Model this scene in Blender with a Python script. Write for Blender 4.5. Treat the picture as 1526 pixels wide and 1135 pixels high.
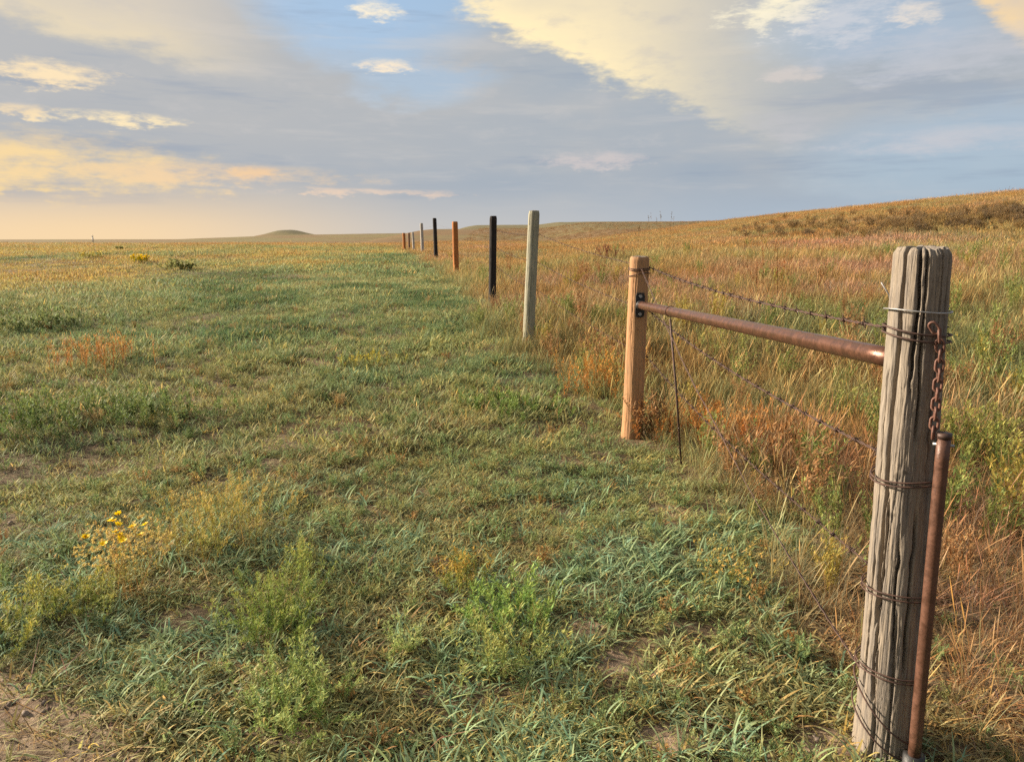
import bpy, math, random
import numpy as np
from math import radians, sin, cos, pi

scene = bpy.context.scene
for o in list(bpy.data.objects):
    bpy.data.objects.remove(o, do_unlink=True)
C = scene.collection

# ------------------------------------------------------------------ camera
CAM_Z, PITCH, FPX = 1.5, radians(11.0), 1102.0
cam_data = bpy.data.cameras.new('camera')
cam_data.sensor_width = 36.0
cam_data.lens = FPX / 1526.0 * 36.0
cam_data.clip_start = 0.05
cam_data.clip_end = 20000
cam = bpy.data.objects.new('camera', cam_data)
cam.location = (0, 0, CAM_Z)
cam.rotation_euler = (pi / 2 - PITCH, 0, 0)
C.objects.link(cam)
scene.camera = cam

# ------------------------------------------------------------------ sun, exposure
SUN_AZ, SUN_EL = radians(-73.0), radians(22.0)      # azimuth from +Y, clockwise positive
sun_data = bpy.data.lights.new('sun', 'SUN')
sun_data.energy = 5.0
sun_data.angle = radians(6.0)
sun_data.color = (1.0, 0.86, 0.68)
sun = bpy.data.objects.new('sun', sun_data)
sun.rotation_euler = (pi / 2 - SUN_EL, 0, pi - SUN_AZ)
C.objects.link(sun)
scene.view_settings.view_transform = 'Standard'
scene.view_settings.look = 'None'
EXPO = 1.4
scene.view_settings.exposure = EXPO
scene.view_settings.gamma = 1.0
scene.view_settings.use_curve_mapping = False
scene.cycles.use_denoising = False
scene.cycles.max_bounces = 4
scene.cycles.diffuse_bounces = 2
scene.cycles.glossy_bounces = 2
scene.cycles.transmission_bounces = 2
scene.cycles.use_adaptive_sampling = True
scene.cycles.adaptive_threshold = 0.02
scene.cycles.transparent_max_bounces = 4
scene.cycles.caustics_reflective = False
scene.cycles.caustics_refractive = False


def lin(r, g, b):
    def f(c):
        c /= 255.0
        return c / 12.92 if c <= 0.04045 else ((c + 0.055) / 1.055) ** 2.4
    return (f(r), f(g), f(b))


def pix_dir(x, y):
    u, v = (x - 763.0) / FPX, (567.5 - y) / FPX
    return np.array([u, cos(PITCH) + v * sin(PITCH), -sin(PITCH) + v * cos(PITCH)])


def to_px(p):
    q = np.asarray(p, float) - np.array([0, 0, CAM_Z])
    dep = q[1] * cos(PITCH) - q[2] * sin(PITCH)
    return 763 + FPX * q[0] / dep, 567.5 - FPX * (q[1] * sin(PITCH) + q[2] * cos(PITCH)) / dep


def azel(x, y):
    d = pix_dir(x, y)
    d = d / np.linalg.norm(d)
    return math.degrees(math.atan2(d[0], d[1])), math.degrees(math.asin(d[2]))


# ------------------------------------------------------------------ node helper
class X:
    """A float socket with arithmetic."""
    nt = None

    def __init__(self, s):
        self.s = s

    @staticmethod
    def op(kind, *a):
        n = X.nt.nodes.new('ShaderNodeMath')
        n.operation = kind
        for i, v in enumerate(a):
            if isinstance(v, X):
                X.nt.links.new(v.s, n.inputs[i])
            else:
                n.inputs[i].default_value = float(v)
        return X(n.outputs[0])

    def __add__(s, o): return X.op('ADD', s, o)
    __radd__ = __add__
    def __sub__(s, o): return X.op('SUBTRACT', s, o)
    def __rsub__(s, o): return X.op('SUBTRACT', o, s)
    def __mul__(s, o): return X.op('MULTIPLY', s, o)
    __rmul__ = __mul__
    def __truediv__(s, o): return X.op('DIVIDE', s, o)
    def __neg__(s): return X.op('MULTIPLY', s, -1.0)
    def max(s, o): return X.op('MAXIMUM', s, o)
    def min(s, o): return X.op('MINIMUM', s, o)
    def abs(s): return X.op('ABSOLUTE', s)
    def exp(s): return X.op('EXPONENT', s)

    def step(s, a, b, lo=0.0, hi=1.0):
        n = X.nt.nodes.new('ShaderNodeMapRange')
        n.interpolation_type = 'SMOOTHSTEP'
        n.clamp = True
        X.nt.links.new(s.s, n.inputs['Value'])
        n.inputs['From Min'].default_value = a
        n.inputs['From Max'].default_value = b
        n.inputs['To Min'].default_value = lo
        n.inputs['To Max'].default_value = hi
        return X(n.outputs['Result'])


def combine(x, y, z):
    n = X.nt.nodes.new('ShaderNodeCombineXYZ')
    for i, v in enumerate((x, y, z)):
        if isinstance(v, X):
            X.nt.links.new(v.s, n.inputs[i])
        else:
            n.inputs[i].default_value = v
    return n.outputs[0]


def noise(vec, scale, detail=5.0, rough=0.55, dist=0.0):
    n = X.nt.nodes.new('ShaderNodeTexNoise')
    X.nt.links.new(vec, n.inputs['Vector'])
    n.inputs['Scale'].default_value = scale
    n.inputs['Detail'].default_value = detail
    n.inputs['Roughness'].default_value = rough
    n.inputs['Distortion'].default_value = dist
    return X(n.outputs['Fac'])


def mixc(fac, a, b, mode='MIX'):
    n = X.nt.nodes.new('ShaderNodeMix')
    n.data_type = 'RGBA'
    n.blend_type = mode
    n.clamp_factor = True
    if isinstance(fac, X):
        X.nt.links.new(fac.s, n.inputs[0])
    else:
        n.inputs[0].default_value = fac
    for i, v in ((6, a), (7, b)):
        if isinstance(v, (tuple, list)):
            n.inputs[i].default_value = (v[0], v[1], v[2], 1)
        else:
            X.nt.links.new(v, n.inputs[i])
    return n.outputs[2]


# ------------------------------------------------------------------ world: clear sky with evening clouds
SKY = 0.1
world = bpy.data.worlds.new('World')
scene.world = world
world.use_nodes = True
wt = world.node_tree
wt.nodes.clear()
X.nt = wt
sky = wt.nodes.new('ShaderNodeTexSky')
sky.sky_type = 'NISHITA'
sky.sun_disc = False
sky.sun_elevation = SUN_EL
sky.sun_rotation = SUN_AZ
sky.air_density = 1.0
sky.dust_density = 0.6
sky.ozone_density = 1.5
tc = wt.nodes.new('ShaderNodeTexCoord')
sep = wt.nodes.new('ShaderNodeSeparateXYZ')
wt.links.new(tc.outputs['Generated'], sep.inputs[0])
dx, dy, dz = (X(sep.outputs[i]) for i in range(3))
AZ = X.op('ARCTAN2', dx, dy) * (180 / pi)
EL = X.op('ARCSINE', dz) * (180 / pi)


def cl(r, g, b, k=1.0):                               # a cloud colour as seen, before the strength
    return tuple(c * k / SKY / 2 ** EXPO for c in lin(r, g, b))


flat = combine(dx, dy, dz * 4.0)
fine = noise(flat, 5.0, 3.0, 0.6)
broad = noise(flat, 1.6, 2.0, 0.5)
wisp = noise(combine(dx, dy, dz * 9.0), 4.0, 4.0, 0.62)
rag1 = noise(combine(dx, dy, dz * 2.6), 16.0, 4.0, 0.62)
rag2 = noise(combine(dx, dy, dz * 3.4), 42.0, 4.0, 0.66)
r1c, r2c = rag1 - 0.5, rag2 - 0.5
azw = AZ + (broad - 0.5) * 9.0 + (fine - 0.5) * 3.0 + (rag1 - 0.5) * 4.0
elw = EL + (broad - 0.5) * 2.4 + (fine - 0.5) * 1.8 + (rag1 - 0.5) * 2.0
SUNA = math.degrees(SUN_AZ)

clear = mixc(0.8, sky.outputs[0], cl(158, 186, 214))
# grey-blue sheet of cloud
sheet = mixc(elw.step(3.0, 12.0), cl(148, 167, 187), cl(161, 175, 189))
sheet = mixc((broad.step(0.40, 0.66)) * 0.6 + (fine.step(0.45, 0.7)) * 0.25, sheet, cl(187, 189, 191))
warm = AZ.step(8.0, -34.0)                            # towards the sunset side
sheet = mixc(warm * 0.5, sheet, cl(200, 194, 188))
hole = ((azw + 9.5) / 9.0)
hole = hole * hole + ((elw - 16.5) / 4.2) * ((elw - 16.5) / 4.2)
hole2 = ((azw + 5.0) / 4.5)
hole2 = hole2 * hole2 + ((elw - 11.6) / 1.6) * ((elw - 11.6) / 1.6)
hole3 = ((azw - 25.0) / 9.0)
hole3 = hole3 * hole3 + ((elw - 14.0) / 3.0) * ((elw - 14.0) / 3.0)
hole4 = ((azw - 33.0) / 12.0)
hole4 = hole4 * hole4 + ((elw - 5.0) / 4.0) * ((elw - 5.0) / 4.0)
cover = broad.step(0.25, 0.5, 0.82, 1.0)
cover = cover * (1.0 - hole.step(1.6, 0.1) * 0.85) * (1.0 - hole2.step(1.8, 0.1) * 0.5)
cover = cover * (1.0 - hole3.step(1.5, 0.2) * 0.45) * (1.0 - hole4.step(1.5, 0.1) * 0.4)
col = mixc(cover, clear, sheet)
# low haze by the horizon, peach on the sunset side
band = EL.step(5.0, 0.0)
hz_col = mixc(AZ.step(0.0, -30.0), cl(196, 196, 196), cl(255, 221, 172))
hz_col = mixc(AZ.step(-2.0, 26.0), hz_col, cl(172, 188, 204))
col = mixc(band * 0.9, col, hz_col)
# streaks in the sheet
col = mixc(wisp.step(0.52, 0.74) * EL.step(1.0, 4.0) * 0.3, col, cl(222, 214, 206))
col = mixc(rag1.step(0.5, 0.8) * EL.step(2.0, 6.0) * 0.22, col, cl(222, 214, 208))
col = mixc(wisp.step(0.46, 0.28) * EL.step(1.0, 4.0) * 0.4, col, cl(144, 160, 182))


def lit_edge(col, a, b, soft, falloff, ext, colour, back, amount=1.0, wob=1.0):
    """A cloud mass whose lower left edge, from a to b (pixels read as sky directions), glows."""
    (a0, e0), (a1, e1) = azel(*a), azel(*b)
    L = math.hypot(a1 - a0, e1 - e0)
    ux, uy = (a1 - a0) / L, (e1 - e0) / L
    px_, py_ = -uy, ux                                # up and to the right of the edge
    if py_ < 0:
        px_, py_ = -px_, -py_
    da = AZ - a0 + (fine - 0.5) * 3.2 * wob + (broad - 0.5) * 5.0 * wob + (rag1 - 0.5) * 3.4 * wob + (rag2 - 0.5) * 1.0
    de = EL - e0 + (wisp - 0.5) * 1.6 * wob + (rag1 - 0.5) * 2.0 * wob + (rag2 - 0.5) * 0.7
    t = (da * ux + de * uy) / L
    s = da * px_ + de * py_
    inside = s.step(0.0, soft) * t.step(1.4, 0.5) * t.step(-ext, -ext * 0.3)
    glow = (-(s.max(0.0)) / falloff).exp() * rag1.step(0.25, 0.6, 0.78, 1.0) * fine.step(0.3, 0.6, 0.85, 1.05)
    c = mixc(glow, back, colour)
    c = mixc(rag1.step(0.5, 0.3) * 0.22, c, back)
    return mixc(inside * (glow * 0.3 + 0.7) * amount, col, c)


GOLD, GREYC = cl(255, 234, 184, 1.14), cl(192, 188, 189)
col = lit_edge(col, (650, 0), (1055, 190), 1.5, 11.0, 0.7, GOLD, GREYC, 1.0, 1.25)
col = lit_edge(col, (1435, -10), (1560, 110), 1.0, 4.0, 0.8, cl(255, 222, 168), cl(206, 196, 190), 1.0, 0.4)
col = lit_edge(col, (20, 52), (345, 122), 2.0, 3.4, 0.6, cl(255, 233, 184), cl(206, 199, 195), 1.0)


PUFF_P = combine(AZ + r1c * 3.0, EL + r1c * 1.2 + r2c * 0.5, 0.0)
PUFF_R = r2c * 3.2 + r1c * 3.0 + 1.0
PUFF_S = r2c * 1.4 + r1c * 2.6 + (wisp - 0.5) * 2.0 + 1.0


def puff(col, x, y, w, h, colour, amount=0.9, smooth=False):
    """a small ragged cloud in the direction that pixel x, y looks"""
    a0, e0 = azel(x, y)
    sx, sy = 19.2 / w * .9, 19.2 / h * .9
    n = wt.nodes.new('ShaderNodeVectorMath')
    n.operation = 'MULTIPLY_ADD'
    wt.links.new(PUFF_P, n.inputs[0])
    n.inputs[1].default_value = (sx, sy, 0)
    n.inputs[2].default_value = (-a0 * sx, -e0 * sy, 0)
    q = wt.nodes.new('ShaderNodeVectorMath')
    q.operation = 'DOT_PRODUCT'
    wt.links.new(n.outputs[0], q.inputs[0])
    wt.links.new(n.outputs[0], q.inputs[1])
    m = ((PUFF_S if smooth else PUFF_R) - X(q.outputs['Value'])).step(-0.2, 1.4, 0.0, amount)
    return mixc(m, col, colour)


col = puff(col, 40, 243, 230, 40, cl(255, 222, 162), 0.9, True)
col = puff(col, 300, 258, 190, 16, cl(244, 212, 172), 0.8, True)
col = puff(col, 380, 256, 36, 8, cl(250, 208, 160), 0.6)
col = puff(col, 30, 279, 90, 7, cl(252, 220, 160), 0.8, True)
col = puff(col, 170, 177, 85, 9, cl(255, 234, 192), 1.0)
col = puff(col, 50, 106, 80, 15, cl(254, 230, 190), 1.0)
col = puff(col, 40, 163, 30, 8, cl(252, 226, 184), 0.8)
col = puff(col, 558, 16, 34, 12, cl(255, 242, 216), 1.0)
col = puff(col, 580, 97, 34, 9, cl(252, 234, 208), 1.0)
col = puff(col, 1155, 18, 60, 24, cl(255, 244, 214), 1.0)
col = puff(col, 1250, 30, 90, 26, cl(222, 220, 222), 0.55)
col = puff(col, 1360, 20, 34, 14, cl(238, 226, 212), 0.7)
col = puff(col, 1400, 85, 130, 36, cl(200, 202, 210), 0.6, True)
col = puff(col, 1180, 112, 40, 12, cl(224, 212, 204), 0.6)
col = puff(col, 1165, 185, 60, 18, cl(200, 198, 202), 0.5, True)
col = puff(col, 1440, 208, 150, 18, cl(202, 202, 208), 0.75, True)
col = puff(col, 890, 238, 70, 12, cl(218, 206, 202), 0.65)
col = puff(col, 550, 287, 130, 6, cl(238, 212, 190), 0.7)
col = puff(col, 470, 284, 40, 6, cl(240, 212, 186), 0.7)

bg = wt.nodes.new('ShaderNodeBackground')
bg.inputs['Strength'].default_value = SKY
wt.links.new(col, bg.inputs['Color'])
wo = wt.nodes.new('ShaderNodeOutputWorld')
wt.links.new(bg.outputs[0], wo.inputs[0])

# ------------------------------------------------------------------ numpy helpers
rng = np.random.default_rng(7)


def hash2(ix, iy, seed):
    h = (ix.astype(np.int64) * 374761393 + iy.astype(np.int64) * 668265263 + seed * 1442695041) & 0xFFFFFFFF
    h = ((h ^ (h >> 13)) * 1274126177) & 0xFFFFFFFF
    h = (h ^ (h >> 16)) & 0xFFFF
    return h / 65535.0


def vnoise(x, y, seed=0):
    x, y = np.asarray(x, float), np.asarray(y, float)
    ix, iy = np.floor(x), np.floor(y)
    fx, fy = x - ix, y - iy
    fx, fy = fx * fx * (3 - 2 * fx), fy * fy * (3 - 2 * fy)
    a, b = hash2(ix, iy, seed), hash2(ix + 1, iy, seed)
    c, d = hash2(ix, iy + 1, seed), hash2(ix + 1, iy + 1, seed)
    return (a * (1 - fx) + b * fx) * (1 - fy) + (c * (1 - fx) + d * fx) * fy


def fbm(x, y, seed=0, octs=4):
    s, a, t = 0.0, 1.0, 0.0
    for k in range(octs):
        s = s + a * vnoise(x * 2 ** k + 17.3 * k, y * 2 ** k - 9.1 * k, seed + k)
        t += a
        a *= 0.5
    return s / t


def sstep(a, b, x):
    t = np.clip((x - a) / (b - a), 0, 1)
    return t * t * (3 - 2 * t)


def pchip(x, xs, ys):
    """smooth piecewise interpolation"""
    xs, ys = np.array(xs, float), np.array(ys, float)
    x = np.clip(x, xs[0], xs[-1])
    i = np.clip(np.searchsorted(xs, x, side='right') - 1, 0, len(xs) - 2)
    m = np.gradient(ys, xs)
    h = xs[i + 1] - xs[i]
    t = (x - xs[i]) / h
    return ((2 * t**3 - 3 * t**2 + 1) * ys[i] + (t**3 - 2 * t**2 + t) * h * m[i]
            + (-2 * t**3 + 3 * t**2) * ys[i + 1] + (t**3 - t**2) * h * m[i + 1])


FENCE_Y = [-30, 0, 1.98, 5.38, 8.9, 12.9, 21.7, 30.0, 39.0, 52.0, 80, 160]
FENCE_X = [1.5, 1.3, 1.16, 0.90, 0.2, -0.35, -1.6, -3.0, -4.6, -6.85, -12, -26]


def fence_x(y):
    return np.interp(y, FENCE_Y, FENCE_X)


def height(x, y):
    x, y = np.asarray(x, float), np.asarray(y, float)
    z = pchip(y, [-50, 0, 4, 5.4, 8.9, 12.9, 21.7, 30, 39, 52, 80, 130, 200, 400, 900, 3000],
              [0, 0, 0.0, 0.02, .18, .33, .46, .64, .66, .5, .45, .35, -1, -6, -10, -22])
    # ridge on the right, running away from the viewer
    u = x - 3 - 0.03 * y
    z = z + 4.7 * (.5 * sstep(0, 42, u) + .5 * np.clip(u / 40, 0, 1)) * sstep(-10, 60, y) + 0.25 * sstep(1.0, 8.0, x - fence_x(y)) * sstep(2, 10, y)
    z = z + 1.4 * sstep(60, 200, x) * sstep(0, 120, y)
    # low hill far behind the fence and rise towards the butte
    z = z + 16.5 * sstep(-135, -60, x + 0.00 * y) * sstep(250, 640, y) * sstep(2600, 1200, y)
    z = z + (19.0 * sstep(-980, -420, x) + 8 * sstep(-700, 0, x)) * sstep(700, 1700, y)
    z = z + 17.0 * np.exp(-((x + 575) / 52) ** 2 - ((y - 1940) / 140) ** 2)
    z = z + 5.0 * np.exp(-((x + 620) / 90) ** 2 - ((y - 1940) / 140) ** 2)
    r = np.hypot(x, y)
    z = z + (fbm(x / 60, y / 60, 5) - 0.5) * 1.2 * sstep(60, 300, r)
    z = z + (fbm(x / 5.0, y / 5.0, 11) - 0.5) * 0.16 * sstep(3, 12, r)
    z = z + (fbm(x / 0.7, y / 0.7, 21) - 0.5) * 0.09 + (vnoise(x / 0.16, y / 0.16, 31) - 0.5) * 0.02
    return z


def hz(x, y):
    return float(height(np.array([x]), np.array([y]))[0])


def ground_at(px_, py_):
    """where the sight line through a pixel meets the ground"""
    d = pix_dir(px_, py_)
    t = np.geomspace(0.8, 4000, 6000)
    P = d[None] * t[:, None] + np.array([0, 0, CAM_Z])
    below = P[:, 2] < height(P[:, 0], P[:, 1])
    i = int(np.argmax(below)) if below.any() else 5999
    return P[i, 0], P[i, 1], hz(P[i, 0], P[i, 1])


def mesh_from(name, V, F, smooth=False):
    me = bpy.data.meshes.new(name)
    V = np.asarray(V, np.float32).reshape(-1, 3)
    if isinstance(F, np.ndarray):
        k = F.shape[1]
        me.vertices.add(len(V))
        me.vertices.foreach_set('co', V.ravel())
        me.loops.add(F.size)
        me.loops.foreach_set('vertex_index', F.ravel().astype(np.int32))
        me.polygons.add(len(F))
        me.polygons.foreach_set('loop_start', np.arange(0, F.size, k, dtype=np.int32))
        me.update(calc_edges=True)
    else:
        me.from_pydata(V.tolist(), [], [list(map(int, f)) for f in F])
    if smooth:
        me.polygons.foreach_set('use_smooth', np.ones(len(me.polygons), bool))
    me.validate()
    return me


def color_attr(me, name, A):
    a = me.attributes.new(name, 'FLOAT_COLOR', 'POINT')
    A = np.asarray(A, np.float32)
    a.data.foreach_set('color', np.concatenate([A, np.ones((len(A), 1), np.float32)], 1).ravel())


def link(name, me, mat=None, parent=None, loc=None):
    o = bpy.data.objects.new(name, me)
    C.objects.link(o)
    if mat is not None and not me.materials:
        me.materials.append(mat)
    if parent is not None:
        o.parent = parent
    if loc is not None:
        o.location = loc
    return o


def empty(name, loc, label, cat, group=None):
    o = bpy.data.objects.new(name, None)
    o.empty_display_size = 0.1
    C.objects.link(o)
    o.location = loc
    o['label'] = label
    o['category'] = cat
    if group:
        o['group'] = group
    return o


def tag(o, label, cat, group=None, kind=None):
    o['label'] = label
    o['category'] = cat
    if group:
        o['group'] = group
    if kind:
        o['kind'] = kind
    return o


# ------------------------------------------------------------------ materials
def new_mat(name):
    m = bpy.data.materials.new(name)
    m.use_nodes = True
    X.nt = m.node_tree
    b = m.node_tree.nodes['Principled BSDF']
    return m, m.node_tree, b


def obj_coords(nt, scale=(1, 1, 1), generated=False):
    t = nt.nodes.new('ShaderNodeTexCoord')
    mp = nt.nodes.new('ShaderNodeMapping')
    mp.inputs['Scale'].default_value = scale
    nt.links.new(t.outputs['Object'], mp.inputs['Vector'])
    return mp.outputs[0]


def bump(nt, b, h, strength, dist):
    n = nt.nodes.new('ShaderNodeBump')
    n.inputs['Strength'].default_value = strength
    n.inputs['Distance'].default_value = dist
    nt.links.new(h.s, n.inputs['Height'])
    nt.links.new(n.outputs[0], b.inputs['Normal'])


def wood_mat(name, c1, c2, c3, bumpy=0.6, scale=1.0):
    m, nt, b = new_mat(name)
    v = obj_coords(nt, (1, 1, 0.06))
    v2 = obj_coords(nt, (1, 1, 0.25))
    g = noise(v, 90 * scale, 6, 0.65, 0.2)
    h = noise(v2, 14 * scale, 5, 0.6, 0.4)
    k = noise(v, 220 * scale, 3, 0.6)
    c = mixc(g.step(0.35, 0.65), c1, c2)
    c = mixc(h.step(0.45, 0.75) * 0.7, c, c3)
    c = mixc(k.step(0.60, 0.72) * 0.55, c, tuple(x * 0.35 for x in c1))
    st = noise(obj_coords(nt, (1, 1, .35)), 5 * scale, 4, .6)
    kn = noise(obj_coords(nt, (1, 1, .8)), 19, 2, .5)
    c = mixc(st.step(.52, .72) * .55, c, tuple(x * .5 for x in c2))
    c = mixc(kn.step(.70, .76) * .7, c, tuple(x * .3 for x in c1))
    nt.links.new(c, b.inputs['Base Color'])
    b.inputs['Roughness'].default_value = 0.85
    b.inputs['Specular IOR Level'].default_value = 0.17
    bump(nt, b, g * 0.7 + k * 0.5, bumpy, 0.006)
    return m


def rust_mat(name, c1, c2, c3, rough=(0.45, 0.8), metal=0.25):
    m, nt, b = new_mat(name)
    v = obj_coords(nt, (1, 1, 1))
    a = noise(v, 30, 6, 0.65, 0.4)
    d = noise(v, 160, 4, 0.7)
    c = mixc(a.step(0.38, 0.62), c1, c2)
    c = mixc(d.step(0.52, 0.7) * 0.7, c, c3)
    nt.links.new(c, b.inputs['Base Color'])
    nt.links.new(a.step(0.3, 0.7, rough[0], rough[1]).s, b.inputs['Roughness'])
    b.inputs['Metallic'].default_value = metal
    bump(nt, b, d + a * 0.5, 0.35, 0.002)
    return m


M_WOOD_OLD = wood_mat('weathered_grey_wood', (.25, .205, .155), (.165, .142, .12), (.31, .265, .21), 1.0)
M_WOOD_ORANGE = wood_mat('orange_treated_wood', (.34, .18, .085), (.40, .225, .115), (.25, .16, .10), 0.45)
M_WOOD_PALE = wood_mat('pale_treated_wood', (.30, .285, .21), (.23, .22, .165), (.35, .33, .25), 0.4)
M_WOOD_BLACK = wood_mat('creosoted_wood', (.022, .019, .018), (.032, .027, .025), (.045, .034, .028), 0.3)
M_WOOD_RUST = wood_mat('red_brown_wood', (.34, .125, .04), (.40, .16, .05), (.27, .10, .036), 0.3)
M_WOOD_GREY = wood_mat('bleached_wood', (.40, .37, .33), (.33, .30, .27), (.46, .43, .38), 0.4)
M_WOOD_BROWN = wood_mat('brown_wood', (.22, .13, .08), (.27, .16, .10), (.18, .11, .07), 0.4)
M_END = wood_mat('weathered_end_grain', (.16, .135, .11), (.22, .19, .16), (.12, .10, .085), 0.8)
M_RUST = rust_mat('rusty_pipe', (.085, .038, .022), (.125, .054, .03), (.045, .024, .018), (0.4, 0.75), 0.25)
M_RUST_DK = rust_mat('dark_rusty_wire', (.06, .034, .026), (.095, .05, .035), (.035, .022, .018), (0.5, 0.85), 0.3)
M_CHAIN = rust_mat('rusty_chain', (.10, .042, .028), (.15, .066, .042), (.22, .16, .13), (0.5, 0.85), 0.3)
M_BLACK_METAL = rust_mat('black_painted_metal', (.012, .012, .013), (.02, .019, .019), (.03, .026, .024), (0.35, 0.6), 0.2)
M_ZINC = rust_mat('galvanised_metal', (.36, .35, .34), (.28, .27, .26), (.2, .16, .13), (0.35, 0.6), 0.7)


M_RAIL = rust_mat('smooth_brown_pipe', (.10, .048, .032), (.14, .062, .038), (.06, .034, .026), (0.26, 0.42), 0.55)


def plant_mat(name, trans=0.35, instanced=False, rough=0.65, tint=(1, 1, 1)):
    """Leaf surface: own colour per blade ('bc'), times the tuft's colour where it is scattered."""
    m, nt, b = new_mat(name)
    a = nt.nodes.new('ShaderNodeAttribute')
    a.attribute_name = 'bc'
    c = a.outputs['Color']
    if instanced:
        i = nt.nodes.new('ShaderNodeAttribute')
        i.attribute_type = 'INSTANCER'
        i.attribute_name = 'tint'
        c = mixc(1.0, c, i.outputs['Color'], 'MULTIPLY')
    else:
        c = mixc(1.0, c, tint, 'MULTIPLY')
    nt.links.new(c, b.inputs['Base Color'])
    b.inputs['Roughness'].default_value = rough
    b.inputs['Specular IOR Level'].default_value = 0.17
    t = nt.nodes.new('ShaderNodeBsdfTranslucent')
    nt.links.new(c, t.inputs['Color'])
    mx = nt.nodes.new('ShaderNodeMixShader')
    mx.inputs[0].default_value = trans
    nt.links.new(b.outputs[0], mx.inputs[1])
    nt.links.new(t.outputs[0], mx.inputs[2])
    out = nt.nodes['Material Output']
    nt.links.new(mx.outputs[0], out.inputs['Surface'])
    return m


M_GRASS = plant_mat('grass_blades', 0.35, True)
M_PLANT = plant_mat('weed_leaves', 0.35, False)
M_PETAL = plant_mat('yellow_petals', 0.3, False, 0.5)

# ------------------------------------------------------------------ ground cover colours (own colour of the plants)
GREEN, BLUEGREEN = np.array(lin(128, 147, 102)), np.array(lin(120, 144, 108))
OLIVE, DARKGREEN = np.array(lin(152, 154, 104)), np.array(lin(92, 112, 70))
YELLOW, STRAW = np.array(lin(190, 170, 96)), np.array(lin(206, 182, 130))
ORANGE, BROWN = np.array(lin(172, 136, 82)), np.array(lin(132, 100, 68))
PINK, SOIL = np.array(lin(186, 142, 124)), np.array(lin(150, 134, 120))
GOLD_G = np.array(lin(168, 142, 94))

BARE = []                                             # bare sandy patches: x, y, radius
for px_, py_, r_ in [(30, 1095, .25), (120, 1140, .22), (-60, 1050, .25), (930, 985, .11), (985, 1095, .10), (700, 1110, .06),
                     (380, 640, .09), (300, 562, .12), (310, 500, .14), (430, 1090, .12), (1240, 1120, .1), (480, 545, .1), (870, 940, .09)]:
    g_ = ground_at(px_, py_)
    BARE.append((g_[0], g_[1], r_))
PINKS = []
for px_, py_, ra, rb in [(1200, 720, .40, .3), (1440, 800, .5, .35), (1440, 900, .3, .25), (880, 424, 2.2, 1.6), (1320, 402, 2.6, 2.5), (1300, 365, 4, 4), (1000, 430, 1.5, 1.5),
                         (1250, 440, 1.2, 1.2), (100, 435, 2.5, 1.5)]:
    g_ = ground_at(px_, py_)
    PINKS.append((g_[0], g_[1], ra, rb))


def bare_mask(x, y):
    m = np.zeros_like(x)
    n = (fbm(x / .18, y / .18, 77) - .5)
    for bx, by, r in BARE:
        d = np.hypot(x - bx, y - by) / r + n * 1.1
        m = np.maximum(m, sstep(1.05, 0.6, d))
    m = np.maximum(m, 0.5 * sstep(0.74, 0.84, fbm(x / 0.9, y / 0.9, 91)))
    return m


def pink_mask(x, y):
    m = np.zeros_like(x)
    n = (fbm(x / .5, y / .5, 78) - .5)
    for bx, by, ra, rb in PINKS:
        d = np.hypot((x - bx) / ra, (y - by) / rb) + n * 1.0
        m = np.maximum(m, sstep(1.1, 0.6, d))
    return m


def side(x, y):
    """0 on the grazed side of the fence, 1 in the tall dry grass"""
    s = x - fence_x(y) + (fbm(x / .6, y / .6, 41) - .5) * 1.3 + (fbm(x / 2.2, y / 2.2, 43) - .5) * 0.8 * sstep(3, 8, y)
    near = np.interp(y, [0, 2.2, 3.5, 4.6, 6, 7.5, 10, 30], [0.5, 0.36, .12, .16, .12, -.12, -.3, -.5])
    return sstep(-0.18, 0.28, s - near)


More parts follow.
